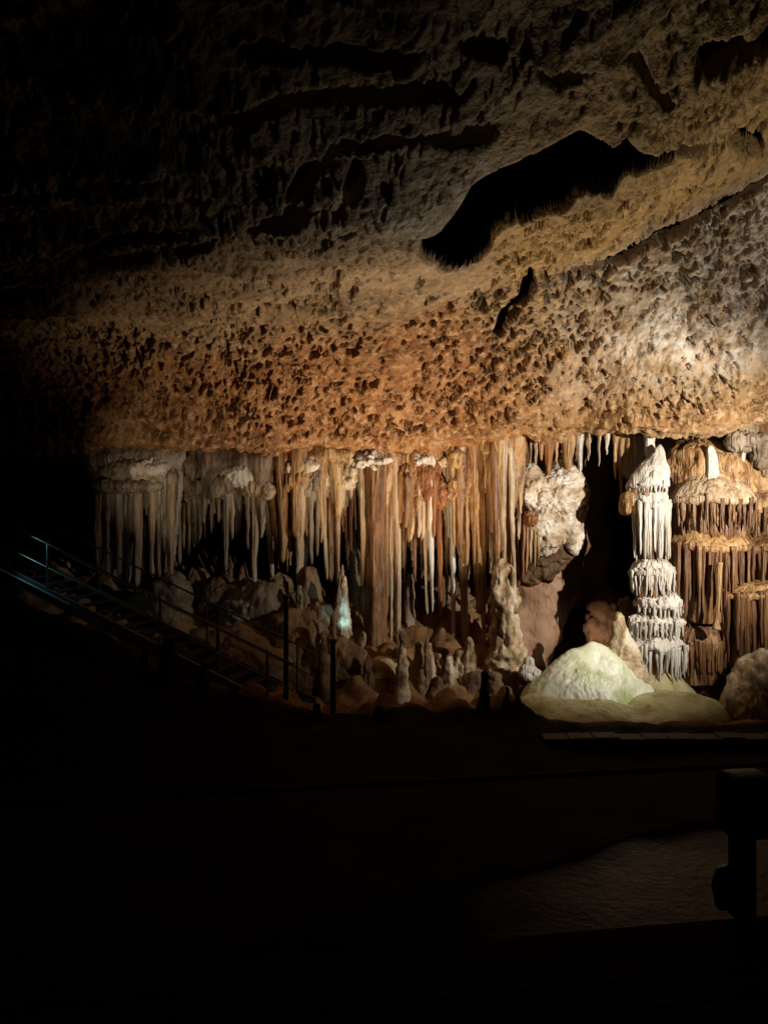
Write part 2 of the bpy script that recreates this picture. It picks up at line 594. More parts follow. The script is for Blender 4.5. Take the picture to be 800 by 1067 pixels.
def build_ceiling():
    px = np.r_[np.linspace(-700, -60, 70)[:-1], np.arange(-60, 861, 1.25), np.linspace(861, 1500, 70)[1:]]
    # rows: 0..1 back ceiling, 1..2 face, 2..3 roof towards and over the viewer
    nb, nf, nr = 40, 150, 330
    nc = len(px)
    lip = interp(LIP, px) + 13 * fbm(np.stack([px * .026, px * 0, px * 0], -1), 71, 5, .6)
    ft = interp(FTOP, px)
    Y_LIP = interp(YLIP, px)
    zl = CZ - (lip - 533.5) / F * Y_LIP
    zf = CZ - (ft - 533.5) / F * Y_FT
    rows_Y, rows_z, rows_w = [], [], []
    for i in range(nb):                                   # back ceiling, from far to the lip
        t = i / nb
        Y = 27 + (Y_LIP + .35 - 27) * t ** .8
        rows_Y.append(Y + np.zeros(nc))
        rows_z.append(zl + .10 + (Y - Y_LIP) * .10)
        rows_w.append(0.0)
    for i in range(nf):
        t = i / nf
        Y = Y_LIP + (Y_FT - Y_LIP) * t
        # slightly convex face
        rows_Y.append(Y + np.zeros(nc))
        rows_z.append(zl + (zf - zl) * (t + .10 * math.sin(PI * t)))
        rows_w.append(t)
    for i in range(nr):
        t = i / (nr - 1)
        Y = Y_FT + (3.0 - Y_FT) * (t ** .85)
        rows_Y.append(Y + np.zeros(nc))
        rows_z.append(zf + (5.2 - zf) * sstep(0, 1, np.array(t)) * .35)
        rows_w.append(1 + t)
    Y = np.array(rows_Y)
    Z = np.array(rows_z)
    W = np.array(rows_w)[:, None] + 0 * Y
    X = (px[None, :] - 400) / F * Y
    py = 533.5 - (Z - CZ) / Y * F
    PX = px[None, :] + 0 * Y
    P = np.stack([X, Y, Z], -1)
    is_back = (np.arange(len(Y)) < nb)[:, None] & np.ones((1, nc), bool)
    face = np.where(is_back, 0, 1 - sstep(.85, 1.25, W))       # 1 on the steep face
    roof = sstep(1.0, 1.35, W)

    # big forms
    D = .38 * fbm(P * np.array([.22, .34, .3]), 1, 3) * (0.15 + .85 * sstep(0.0, .5, W) + .75 * sstep(1.0, 1.4, W))
    # bedding ledges: saw-tooth steps across the roof
    q = Y + .9 * fbm(P * np.array([.18, .3, .3]), 2, 3) + .10 * X
    for per, amp, sd in ((1.7, .30, 3), (.8, .13, 4)):
        ph = q / per + .5 * vnoise(P * .25, sd)
        saw = ph - np.floor(ph)
        prof = np.where(saw < .82, saw / .82, (1 - saw) / .18)
        D = D - amp * (prof - .5) * roof * (0.45 + .55 * sstep(-.3, .5, vnoise(P * np.array([.25, .5, .4]), sd + 20)))
    # hollows, and clefts cut along ledge shadows and dark bands
    def edge(d, w):
        return 1 - sstep(0, w, d)
    wob = 7 * fbm(P * 1.4, 14, 3)
    wx, wy = PX + wob, py + 6 * fbm(P * 1.4, 15, 3)
    # the long black hollow under the roof
    hol = [(428, 278), (440, 238), (470, 205), (500, 172), (545, 146), (590, 130), (640, 122), (690, 138), (705, 160), (650, 172), (606, 180),
           (580, 200), (548, 222), (520, 252), (488, 284), (455, 290)]
    inside = in_poly(wx, wy, hol)
    de = seg_dist(wx, wy, hol + hol[:1])
    gap = np.where(inside, 2.6 * sstep(0, 10, de), 0)
    D = D + gap
    for pl, w, dep in (
            ([(556, 286), (545, 308), (530, 325), (522, 348)], 6, 1.0),
            ([(640, 276), (668, 262), (700, 246), (738, 226), (770, 208), (812, 184)], 8, .45),
            ([(596, 290), (620, 284), (640, 276)], 5, .2),
            ([(60, 262), (130, 246), (215, 234), (300, 206), (345, 186), (372, 162)], 9, .6),
            ([(90, 272), (150, 268), (215, 258), (260, 240)], 6, .35),
            ([(230, 128), (300, 112), (380, 106), (470, 96)], 9, .55),
            ([(250, 60), (330, 64), (420, 52), (520, 58)], 9, .6),
            ([(300, 178), (360, 138), (430, 134), (520, 118)], 7, .5),
            ([(560, 66), (640, 58), (700, 70)], 6, .4),
            ([(620, 150), (690, 146), (740, 150), (790, 152)], 9, .5),
            ([(744, 40), (770, 22), (806, 30)], 24, 1.0),
            ([(590, 212), (615, 208)], 6, .3)):
        g_ = dep * edge(seg_dist(wx, wy, pl), w)
        gap = np.maximum(gap, g_ * .9)
        D = D + g_
    # crumbly surface
    D0 = D.copy()
    D = D + .11 * fbm(P * np.array([1.1, 1.1, 1.1]), 5, 4)
    rot = P @ np.array([[.8, 0, .6], [0, 1, 0], [-.6, 0, .8]]).T
    f1, f2, cid = worley(rot * np.array([5.6, 3.4, 7.0]) + .5 * np.stack([vnoise(P * 3, 6), vnoise(P * 3, 7), vnoise(P * 3, 8)], -1), 3)
    crumb = sstep(.02, .30, f2 - f1)
    D = D - .040 * crumb * (.15 + 1.1 * cid) * (1 - .6 * sstep(.02, .2, W) * (1 - sstep(.2, .35, W))) * np.where(is_back, 0, 1)
    # pits: some cells are missing altogether
    pitm = np.clip(1.0 - .85 * sstep(1.02, 1.5, W), .12, 1) * sstep(.03, .15, W + .08 * vnoise(P * .8, 44))
    f1b, f2b, cidb = worley(rot * np.array([6.0, 3.4, 9.4]) + .55 * np.stack([vnoise(P * 4, 16), vnoise(P * 4, 17), vnoise(P * 4, 18)], -1), 13)
    dens = .15 + .17 * vnoise(P * .8, 19) + .06 * vnoise(P * 2.4, 20)
    D = D + .25 * pitm * np.where(cidb < dens, sstep(.02, .16, f2b - f1b), 0)
    f1c, f2c, cidc = worley(rot * np.array([10.0, 5.6, 14.5]) + .6 * np.stack([vnoise(P * 7, 26), vnoise(P * 7, 27), vnoise(P * 7, 28)], -1), 33)
    D = D + .13 * pitm * np.where(cidc < dens * 1.6, sstep(.02, .15, f2c - f1c), 0)
    D = D + .045 * fbm(P * 7.5, 9, 3)
    # near the lip the rock is smoother and bedded
    lipz = sstep(.0, .05, W) * (1 - sstep(.08, .20, W)) * (~is_back)
    D = D - lipz * (.08 + .16 * fbm(P * np.array([.45, 1, 5.5]), 10, 4))
    calm = np.maximum(1 - sstep(3, 16, de), sstep(.02, .2, gap))
    D = D0 + (D - D0) * (1 - .8 * calm)
    # into the rock
    a = face * .72
    P = P + D[..., None] * np.stack([0 * a, a, np.sqrt(1 - a * a)], -1)
    # faces cut from hollows and clefts: the black void stands in for shade
    op = gap > .28
    Q = grid_faces(len(Y), nc)[~(op[:-1, :-1] | op[1:, :-1] | op[:-1, 1:] | op[1:, 1:]).ravel()]
    mb = MB().add(P.reshape(-1, 3), Q)
    n1 = fbm(P * .35, 23, 3)
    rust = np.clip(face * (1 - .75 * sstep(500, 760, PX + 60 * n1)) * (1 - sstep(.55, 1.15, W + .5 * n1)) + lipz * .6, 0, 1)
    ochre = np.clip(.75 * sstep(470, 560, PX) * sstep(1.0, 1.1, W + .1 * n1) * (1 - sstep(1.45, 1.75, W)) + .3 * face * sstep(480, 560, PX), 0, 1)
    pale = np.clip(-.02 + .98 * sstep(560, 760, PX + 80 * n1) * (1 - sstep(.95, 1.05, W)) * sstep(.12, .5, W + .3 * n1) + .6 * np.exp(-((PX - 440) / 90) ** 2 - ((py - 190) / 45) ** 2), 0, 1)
    chips = .15 + .85 * face
    specks = .30 + .3 * face
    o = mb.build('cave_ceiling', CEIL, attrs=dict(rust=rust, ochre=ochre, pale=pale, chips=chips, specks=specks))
    return struct(o)


build_ceiling()


# ------------------------------------------------------------------ floor and back wall
RIDGE = [(-500, 560), (-100, 575), (0, 612), (60, 648), (110, 668), (160, 700), (200, 714), (240, 730), (300, 741), (370, 746), (430, 739), (540, 741), (575, 757), (640, 768), (720, 770), (800, 770), (1400, 770)]


def floor_z(x, y):
    pr = x / np.maximum(12.6, .1) * F + 400
    ridge = CZ - (interp(RIDGE, pr) - 533.5) / F * 12.6
    pb = x / 17.0 * F + 400
    back = np.interp(y, [14, 15, 16, 17, 18, 19, 21, 30], [-2.05, -1.7, -1.2, -.55, -.05, .15, .35, .5])
    right = np.interp(y, [14, 15, 17, 19, 22, 30], [-2.2, -2.15, -2.0, -1.9, -1.5, -1.0])
    k = sstep(515, 560, pb)
    behind = back * (1 - k) + right * k
    front = np.full_like(x, -1.90)
    z = front + (ridge - front) * np.exp(-((y - 12.6) / .8) ** 2)
    left = np.clip(ridge + 1.9, 0, 9)
    z = np.maximum(z, -1.9 + left * .8 * sstep(9.5, 12.6, y))
    kb = sstep(12.9, 14.2, y)
    return z * (1 - kb) + behind * kb


def build_floor():
    xs = np.r_[np.linspace(-24, -9, 40)[:-1], np.linspace(-9, 9, 330), np.linspace(9, 24, 40)[1:]]
    ys = np.r_[np.linspace(-3, 5, 30)[:-1], np.linspace(5, 12, 80)[:-1], np.linspace(12, 20, 190)[:-1], np.linspace(20, 29, 30)]
    X, Y = np.meshgrid(xs, ys)
    Z = floor_z(X, Y)
    P = np.stack([X, Y, Z], -1)
    rough = np.where(Y < 11.5, .35, 1.0)
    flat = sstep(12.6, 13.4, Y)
    Z = Z + rough * (.10 * fbm(P * .8, 201, 4) + .05 * fbm(P * 2.6, 202, 3)) + sstep(11.5, 12.4, Y) * (1 - flat) * .12 * np.abs(fbm(P * 2.2, 203, 3))
    f1, f2, _ = worley(P * np.array([1.1, 1.1, .6]), 204)
    Z = Z + flat * .35 * (.6 - f1) * (X < 2.6)
    g1, g2, gid = worley(np.stack([X * 2.3, Y * 1.6, X * 0], -1), 207)
    Z = Z + flat * (X < 2.4) * (sstep(.9, .1, g1) * gid * .30 * (1 + .5 * fbm(P * 2, 208, 3)) + .34 * fbm(P * 1.5, 209, 4))
    Z = Z + flat * .05 * fbm(P * 5.5, 211, 3)
    P[..., 2] = Z
    mb = MB().add(P.reshape(-1, 3), grid_faces(len(ys), len(xs)))
    # brown flowstone behind the ridge; in front, shade is painted as near black ground
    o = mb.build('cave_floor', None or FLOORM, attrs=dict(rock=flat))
    return struct(o)


def floor_material():
    m, nt, col, b = stone('cave_floor_rock', [(.3, (.007, .005, .004)), (.55, (.013, .0095, .007)), (.75, (.024, .018, .013))], 1.1, (1, 1, 1), .85, .6, 9, spec=.03)  # near black ramp carries the shade of the unlit foreground
    N, L = nt.nodes, nt.links
    geo = N.new('ShaderNodeNewGeometry')
    n = N.new('ShaderNodeTexNoise')
    n.inputs['Scale'].default_value = 1.3
    n.inputs['Detail'].default_value = 6
    L.new(geo.outputs['Position'], n.inputs['Vector'])
    r = N.new('ShaderNodeValToRGB')
    e = r.color_ramp.elements
    e.new(.5)
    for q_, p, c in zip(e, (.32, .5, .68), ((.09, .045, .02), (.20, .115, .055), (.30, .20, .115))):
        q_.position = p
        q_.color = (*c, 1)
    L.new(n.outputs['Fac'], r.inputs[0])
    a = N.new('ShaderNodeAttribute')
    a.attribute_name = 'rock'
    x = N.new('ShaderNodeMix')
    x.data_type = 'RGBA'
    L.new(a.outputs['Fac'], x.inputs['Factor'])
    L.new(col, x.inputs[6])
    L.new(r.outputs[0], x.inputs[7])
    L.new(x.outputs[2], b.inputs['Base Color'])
    return m


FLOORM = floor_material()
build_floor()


def build_back_wall():
    xs = np.linspace(-26, 26, 200)
    zs = np.linspace(-3.5, 7, 60)
    X, Z = np.meshgrid(xs, zs)
    Y = np.full_like(X, 24.0)
    P = np.stack([X, Y, Z], -1)
    P[..., 1] += 1.0 * fbm(P * .3, 301, 4) + .3 * fbm(P * 1.3, 302, 3)
    return struct(MB().add(P.reshape(-1, 3), grid_faces(len(zs), len(xs))).build('cave_back_wall', BACK))


build_back_wall()


# ------------------------------------------------------------------ dripstone
def roof_z(px, Y):
    lip, ft = float(interp(LIP, px)), float(interp(FTOP, px))
    Y_LIP = float(interp(YLIP, px))
    zl = CZ - (lip - 533.5) / F * Y_LIP
    zf = CZ - (ft - 533.5) / F * Y_FT
    t = (Y_LIP - Y) / (Y_LIP - Y_FT)
    return zl + (zf - zl) * t if t > 0 else zl + .12


def drip(mb, px, y0, y1, w0, w1, Y, lean=0.0, seed=0, nseg=16, ribs=.22, bump=.22, flare=.22, up=.45, curve=0.0, belly=0.0):
    """a hanging stalactite: widths in photo pixels at its depth, from y0 down to y1"""
    n = max(14, int((y1 - y0) / 3.0))
    t = np.linspace(0, 1, n)
    top = at(px - lean / 2, y0, Y)
    bot = at(px + lean / 2, y1, Y)
    k = Y / F
    pts = top[None] + (bot - top)[None] * t[:, None]
    pts[:, 0] += curve * k * np.sin(PI * t) + .012 * vnoise(np.stack([t * 5, t * 0 + seed * 3.3, t * 0], -1), 12)
    # reach up into the roof
    if y0 < 494 and up > .1:
        up = float(np.clip(roof_z(px, Y) - top[2] + .10, .08, 1.2))
    r = (w1 + (w0 * .9 - w1) * (1 - t) ** 1.35) * .5 * k * (1 + flare * np.exp(-t * 9) + belly * np.sin(PI * np.clip(t * 1.3, 0, 1)))
    r *= 1 + .10 * vnoise(np.stack([t * (y1 - y0) * .09, t * 0 + seed * 1.7, t * 0], -1), 22)
    r[-3:] *= np.array([.92, .75, .4])
    pts = np.vstack([pts[0] + [0, .05, up], pts])
    r = np.r_[r[0] * 1.15, r]
    return mb.tube(pts, r, nseg, ribs, 1.7, bump, 7.0, seed)


SEED = [0]


def ells(lst, Y, dr=.8):
    return [(at(px, py, Y + dy), (rx * Y / F, rx * dr * Y / F, ry * Y / F)) for px, py, rx, ry, dy in lst]


def ns():
    SEED[0] += 1
    return SEED[0]


def stalactite(px, y0, y1, w0, w1, Y, mat, label, group='long single stalactites in the hanging row', **kw):
    mb = MB()
    drip(mb, px, y0, y1, w0, w1, Y, seed=ns(), **kw)
    return tag(mb.build('stalactite', mat), label, 'stalactite', group)


TONE = {}


def sheet(root, ribs, Y, mat, name='curtain', fold=.14, dark=0.0):
    """one fused drapery: every rib swells where it leaves the roof and runs out in its own tip; ribs = (px, y0, y1, half width, tone)"""
    sd = ns()
    R = np.array(ribs, float)
    xs = np.arange(R[:, 0].min() - 13, R[:, 0].max() + 13, .85)
    ys = np.arange(R[:, 1].min() - 18, R[:, 2].max() + 2, 1.7)
    X, Yp_ = np.meshgrid(xs, ys)
    acc = np.zeros_like(X)
    ton = np.zeros_like(X)
    for i, (px, y0, y1, hw, tn) in enumerate(R):
        t = np.clip((Yp_ - y0) / (y1 - y0), 0, 1)
        r = hw * (.80 * (1 - t) ** random.uniform(.7, 1.5) + .26 * (1 - t) ** .28)
        r = r * (1 + .55 * np.exp(-np.clip(Yp_ - y0 + 8, 0, 99) / 13))
        wy = np.stack([Yp_[:, 0] * .035, Yp_[:, 0] * 0 + i * 3.1, Yp_[:, 0] * 0 + sd], -1)
        xi = px + random.uniform(-2.5, 2.5) * t[:, :1] + 1.6 * vnoise(wy, 5)[:, None]
        r = r * (1 + .16 * vnoise(wy * 3.0, 6))[:, None]
        th = np.sqrt(np.maximum(0, r * r - (X - xi) ** 2))
        h = th ** 2.6
        acc += h
        ton += h * (tn + .22 * t)
    T = acc ** (1 / 2.6)
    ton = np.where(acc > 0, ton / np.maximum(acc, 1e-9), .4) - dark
    k = Y / F
    q = np.stack([X * .05, Yp_ * .012, X * 0 + sd], -1)
    base = Y + fold * fbm(q, 15, 2)
    q2 = np.stack([X * .20, Yp_ * .045, X * 0 + sd], -1)
    rough = (.020 * fbm(q2, 16, 3) + .010 * fbm(np.stack([X * .05, Yp_ * .30, X * 0], -1), 17, 3)) * np.clip(T / 2, 0, 1)
    Wx = (X - 400) / F * Y
    Wz = CZ - (Yp_ - 533.5) / F * Y
    tuck = sstep(R[:, 1].mean() - 18, R[:, 1].mean() + 6, Yp_)
    fr = np.stack([Wx, base - T * k * (.35 + .6 * tuck) + rough, Wz], -1)
    bk_ = np.stack([Wx, base + T * k * .7, Wz], -1)
    on = T > .25
    quad_on = on[:-1, :-1] | on[1:, :-1] | on[:-1, 1:] | on[1:, 1:]
    Q = grid_faces(len(ys), len(xs))[quad_on.ravel()]
    used, inv = np.unique(Q, return_inverse=True)
    Q = inv.reshape(-1, 4)
    mb = MB()
    mb.add(fr.reshape(-1, 3)[used], Q)
    mb.add(bk_.reshape(-1, 3)[used], Q[:, ::-1])
    tt = np.r_[ton.ravel()[used], ton.ravel()[used]]
    return mb.build(name, mat, root, attrs=dict(tone=tt))


def curtain(root, x0, x1, ytop, prof, mats, Y, step=4.2, w=13.0, depth=.16, warm=True, dark=0.0):
    ribs = []
    x = x0 + 2
    while x < x1:
        yb = float(interp(prof, x))
        yb = ytop + (yb - ytop) * random.choice((random.uniform(.40, .75), random.uniform(.7, 1.0), random.uniform(.85, 1.03)))
        ribs.append((x, ytop + random.uniform(-4, 4), yb, w * .5 * random.uniform(.7, 1.5), TONE[random.choice(mats).name] + random.uniform(-.1, .1)))
        x += step * random.uniform(.6, 1.5)
    return sheet(root, ribs, Y, DRW if warm else DRG, dark=dark)


for m_, v_ in ((WHITE, .9), (CREAM, .68), (OCHRE, .48), (RUST, .33), (BROWN, .20), (GREY, .45)):
    TONE[m_.name] = v_


def cluster(name, label, cat, Y, caps, tips, group='dripstone curtains in the hanging row', cur=()):
    """caps: (px, py, rx, ry, mat, wor); tips: (px, y0, y1, w0, w1, mat[, dY])"""
    c0 = caps[0]
    root = tag(empty(name, at(c0[0], c0[1], Y)), label, cat, group)
    k = Y / F
    for (px, py, rx, ry, mat, wor) in caps:
        mb = MB()
        e_ = [(px, py, rx * .8, ry * .9, 0)] + [(px + rx * random.uniform(-.6, .6), py + ry * random.uniform(-.5, .3), rx * random.uniform(.3, .55), ry * random.uniform(.5, .8), -random.uniform(0, .2)) for _ in range(4)]
        mb.soft(ells(e_, Y, min(.85, 22 / rx)), at(px, py, Y), .14, 2.2, wor * .13, 6.5, .05, ns() % 13, 48, 7, .035)
        mb.build('cap', mat, root)
    for tp in tips:
        px, y0, y1, w0, w1, mat = tp[:6]
        dY = tp[6] if len(tp) > 6 else 0
        mb = MB()
        drip(mb, px, y0, y1, w0, w1, Y + dY, lean=random.uniform(-1.5, 1.5), seed=ns(), up=.12)
        mb.build('drip_tip', mat, root)
    for cu in cur:
        curtain(root, *cu[:5], Y + .02, warm=cu[0] > 286)
    return root


# left, half dark
cluster('stalactite_cluster', 'faint cluster of short thin stalactites at the far dark left end of the row', 'stalactites', 17.0,
        [(80, 476, 20, 7, BROWN, .3)],
        [(67, 475, 508, 5, 2, GREY), (74, 476, 524, 5, 2, GREY), (80, 476, 515, 6, 2, BROWN), (88, 476, 506, 8, 3, GREY), (93, 478, 500, 5, 2, BROWN)])
cluster('drapery', 'wide pale grey curtain with white knobbly top above the staircase', 'drapery', 16.4,
        [(158, 490, 28, 15, POPC, .7), (128, 492, 28, 14, GREYR, .5), (140, 506, 43, 10, GREY, .3), (176, 497, 13, 14, WHITE, .5)],
        [(102, 495, 590, 12, 7, BROWN), (115, 498, 603, 15, 9, GREY), (124, 498, 600, 11, 6, GREY, -.1), (134, 500, 607, 12, 7, GREY, .1),
         (143, 500, 611, 14, 6, CREAM, -.15), (149, 502, 600, 9, 4, GREY, .2), (158, 500, 602, 11, 5, CREAM, -.1), (166, 500, 601, 11, 5, GREY),
         (172, 500, 598, 9, 3, GREY, .15), (178, 500, 599, 12, 5, CREAM, -.1), (108, 498, 588, 9, 5, BROWN, .3), (138, 500, 560, 12, 8, GREY, -.1), (152, 500, 530, 12, 5, GREY, 0)],
        cur=[(97, 184, 482, [(97, 582), (112, 602), (140, 604), (146, 560), (150, 525), (155, 560), (160, 598), (184, 590)], (GREY, GREY, CREAM, GREY, BROWN), .05, 4.6, 15.0, .14)])
cluster('drapery', 'narrow grey brown curtain right of the wide pale one, fringed with short thin tips', 'drapery', 16.8,
        [(194, 490, 14, 14, GREYR, .4), (197, 508, 16, 16, GREY, .2)],
        [(186, 505, 588, 10, 4, GREY), (192, 508, 572, 9, 3, BROWN), (198, 510, 580, 8, 4, GREY), (204, 505, 570, 8, 3, GREY), (189, 505, 592, 8, 4, BROWN, .2)],
        cur=[(182, 210, 484, [(182, 590), (196, 570), (210, 555)], (GREY, BROWN, GREY), .05)])
cluster('drapery', 'pale flowstone hood with an arched white top and thin uneven drips', 'drapery', 16.3,
        [(250, 496, 24, 12, WHITE, .5), (274, 488, 12, 16, CREAM, .3), (234, 508, 15, 13, GREY, .3), (267, 508, 20, 12, CREAM, .2)],
        [(214, 500, 562, 8, 3, BROWN, .3), (221, 505, 556, 8, 3, GREY, .2), (228, 508, 545, 8, 3, BROWN), (236, 512, 596, 8, 4, GREY), (242, 512, 562, 7, 3, CREAM),
         (250, 508, 556, 7, 2, BROWN), (258, 505, 573, 7, 3, CREAM, -.1), (276, 505, 552, 6, 2, GREY, .1), (271, 505, 560, 8, 3, GREY, .2)],
        cur=[(212, 288, 482, [(212, 560), (226, 530), (240, 555), (256, 530), (270, 560), (288, 540)], (GREY, BROWN, CREAM), .15)])
stalactite(265, 484, 610, 14, 5, 16.25, CREAM, 'long straight cream stalactite below the arched white hood, reaching down to grey boulder')
stalactite(282, 485, 602, 10, 5, 16.3, GREY, 'thin grey stalactite bending right beside the broad orange and grey curtain', curve=-2, lean=5)
cluster('drapery', 'broad curtain half orange, half grey, with pale cracked head and two thick tips', 'drapery', 16.2,
        [(310, 488, 22, 12, POPC, .4), (309, 500, 21, 16, OCHRE, .15), (324, 506, 10, 20, GREY, .2)],
        [(295, 488, 586, 16, 7, OCHRE, -.1), (303, 490, 575, 14, 8, BROWN), (312, 492, 612, 15, 7, CREAM, -.15), (320, 495, 560, 14, 6, BROWN, -.05), (324, 495, 588, 9, 3, GREY, -.1),
         (331, 495, 579, 8, 3, GREY, 0), (308, 490, 560, 14, 9, OCHRE, -.2)],
        cur=[(288, 334, 478, [(288, 590), (300, 560), (312, 600), (322, 540), (334, 575)], (OCHRE, BROWN, OCHRE, GREY), .05)])
stalactite(338, 478, 604, 9, 4, 16.4, CREAM, 'thin pale stalactite swinging right at its tip, right of the broad two-toned curtain', lean=5, curve=-1)
stalactite(345, 482, 606, 12, 6, 16.5, BROWN, 'dull brown stalactite standing behind the pale one above the blue lit rock')
stalactite(352, 474, 612, 9, 5, 16.45, CREAM, 'pale stalactite hanging straight above the blue lit rock')
cluster('stalactite_cluster', 'knobbly hanging lump with a comb of five small tips in front of black gap', 'stalactites', 16.4,
        [(364, 494, 13, 18, POPC, .5)],
        [(357, 500, 548, 6, 2, GREY), (362, 503, 528, 5, 2, GREY), (366, 500, 574, 6, 3, BROWN), (371, 503, 552, 5, 2, GREY), (374, 500, 565, 6, 2, GREY)],
        cur=[(340, 381, 474, [(340, 530), (352, 560), (364, 520), (381, 560)], (GREY, CREAM, BROWN), .2)])
tag(MB().blob(at(387, 481, 16.0), (.34, .22, .20), .2, 3, .9, 7, 3, 44).build('popcorn_lump', WHITE), 'snow white popcorn lump under the orange ceiling at the top of the tall brown column', 'cave popcorn', 'white lumps along the ceiling edge')
tag(MB().blob(at(441, 479, 16.0), (.24, .18, .15), .2, 3, .7, 7, 4, 40).build('popcorn_lump', WHITE), 'small white popcorn lump under the ledge crack, right of the tall brown column', 'cave popcorn', 'white lumps along the ceiling edge')
tag(MB().blob(at(462, 481, 16.1), (.14, .15, .13), .2, 3, .7, 7, 5, 30).build('popcorn_lump', POPC), 'smallest dull white popcorn lump above the slender white spike', 'cave popcorn', 'white lumps along the ceiling edge')
stalactite(378, 478, 612, 10, 4, 16.1, CREAM, 'slender cream stalactite touching the left side of the tall brown column')
# the tall brown column
mb = MB()
kk = 16.1 / F
pts = np.array([at(391, y, 16.1) for y in np.linspace(478, 705, 70)])
rr = np.interp(np.linspace(478, 705, 70), [478, 500, 560, 640, 690, 705], [14, 12, 10.5, 10, 12, 17]) * kk
mb.tube(pts, rr, 30, .20, 2.2, .12, 6, 5, fine=.012)
tag(mb.build('dripstone_column', BROWN), 'tall brown ribbed column under the white popcorn lump, reaching from ceiling to fringed mound', 'column')
stalactite(402, 478, 645, 9, 4, 16.15, BROWN, 'thin brown stalactite just right of the tall brown column')
stalactite(408, 476, 692, 6, 4, 16.2, CREAM, 'hair thin pale stalactite that almost reaches the fringed mound')
stalactite(414, 476, 690, 11, 5, 16.15, CREAM, 'long pale stalactite left of the drooping ochre curtain, reaching nearly to the floor', lean=3)
cluster('drapery', 'short drooping ochre curtain with dark brown hem between long pale stalactites', 'drapery', 16.2,
        [(428, 492, 16, 16, OCHRE, .2), (424, 515, 10, 26, OCHRE, .1), (434, 515, 9, 24, OCHRE, .1)],
        [(421, 495, 592, 10, 3, BROWN), (427, 500, 565, 12, 4, OCHRE, -.1), (432, 500, 604, 10, 3, BROWN, .1), (437, 495, 560, 10, 4, CREAM, -.1), (417, 495, 545, 8, 4, OCHRE, -.1), (424, 500, 550, 10, 6, BROWN, -.2)],
        cur=[(382, 440, 474, [(382, 600), (400, 570), (424, 560), (440, 580)], (OCHRE, BROWN, CREAM, OCHRE), .05)])
cluster('drapery', 'rust brown bulging curtain under the small white lump, with pointed hem', 'drapery', 16.2,
        [(450, 494, 15, 17, RUST, .15), (452, 512, 14, 22, RUST, .1)],
        [(441, 495, 560, 9, 4, CREAM, -.1), (446, 500, 555, 9, 4, OCHRE, -.1), (452, 500, 560, 9, 4, RUST, -.15), (459, 500, 570, 9, 4, RUST)],
        cur=[(438, 466, 472, [(438, 575), (452, 555), (466, 575)], (RUST, OCHRE, BROWN), .05)])
stalactite(443, 478, 640, 7, 3, 16.2, CREAM, 'very thin pale stalactite left of the sharp white spike', lean=4)
stalactite(449, 480, 638, 15, 2, 16.12, WHITE, 'sharp tapering white spike below the rust brown curtain', lean=3)
stalactite(458, 478, 642, 10, 4, 16.2, RUST, 'rusty red brown stalactite right of the sharp white spike', lean=2)
cluster('drapery', 'ribbed ochre curtain under the crack in the ceiling ledge, its ribs splitting into long stalactites', 'drapery', 16.1,
        [(478, 480, 17, 14, OCHRE, .2), (479, 505, 14, 30, OCHRE, .08)],
        [(468, 478, 560, 10, 5, GREY), (473, 480, 570, 11, 5, OCHRE, -.12), (479, 480, 580, 11, 6, BROWN, -.15), (486, 478, 590, 11, 4, OCHRE, -.1), (489, 480, 586, 6, 3, BROWN)],
        cur=[(464, 508, 464, [(464, 570), (480, 600), (492, 560), (508, 600)], (OCHRE, OCHRE, BROWN, CREAM), .08)])
stalactite(472, 474, 692, 9, 4, 16.1, WHITE, 'slender bone white stalactite hanging from the left rib of the ribbed ochre curtain', lean=3)
stalactite(483, 474, 694, 14, 8, 16.12, CREAM, 'thick cream stalactite hanging down to the knobbly brown stump', lean=4)
mb = MB()
drip(mb, 497, 462, 640, 19, 8, 15.98, lean=6, seed=ns(), nseg=26, ribs=.28)
drip(mb, 503, 480, 705, 11, 4, 15.95, lean=4, seed=ns())
drip(mb, 494, 470, 610, 10, 4, 15.96, lean=5, seed=ns())
tag(mb.build('stalactite', OCHRE), 'longest, broadest ochre stalactite, with a double tip near the floor', 'stalactite', 'long single stalactites in the hanging row')
cluster('drapery', 'massive fluted ochre curtain hanging above the mottled column', 'drapery', 15.8,
        [(521, 466, 19, 12, OCHRE, .2)],
        [(513, 462, 560, 17, 7, OCHRE), (520, 460, 592, 18, 9, OCHRE, -.15), (528, 460, 595, 17, 8, OCHRE, -.05), (534, 466, 560, 9, 4, BROWN, .1), (517, 480, 570, 12, 6, BROWN, -.2), (524, 470, 585, 10, 6, CREAM, -.25), (508, 480, 575, 9, 3, BROWN, .1)],
        cur=[(505, 541, 458, [(505, 570), (520, 596), (532, 590), (541, 600)], (OCHRE, OCHRE, BROWN, CREAM), .02)])
bk = tag(empty('drapery', at(420, 470, 17.2)), 'dim brown back row of thin stalactites, seen through gaps in the middle of the row', 'drapery')
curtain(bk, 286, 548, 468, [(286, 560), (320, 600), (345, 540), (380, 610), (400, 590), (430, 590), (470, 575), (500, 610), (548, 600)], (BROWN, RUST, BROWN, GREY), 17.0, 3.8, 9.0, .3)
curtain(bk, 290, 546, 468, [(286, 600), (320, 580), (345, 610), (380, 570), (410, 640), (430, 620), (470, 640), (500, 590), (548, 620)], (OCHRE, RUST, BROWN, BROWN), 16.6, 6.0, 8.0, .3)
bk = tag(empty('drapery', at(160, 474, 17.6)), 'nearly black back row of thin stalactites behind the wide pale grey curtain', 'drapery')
curtain(bk, 60, 286, 474, [(60, 500), (90, 510), (100, 560), (180, 580), (215, 575), (250, 560), (286, 590)], (BROWN, GREY), 17.3, 4.5, 9.0, .3, False)
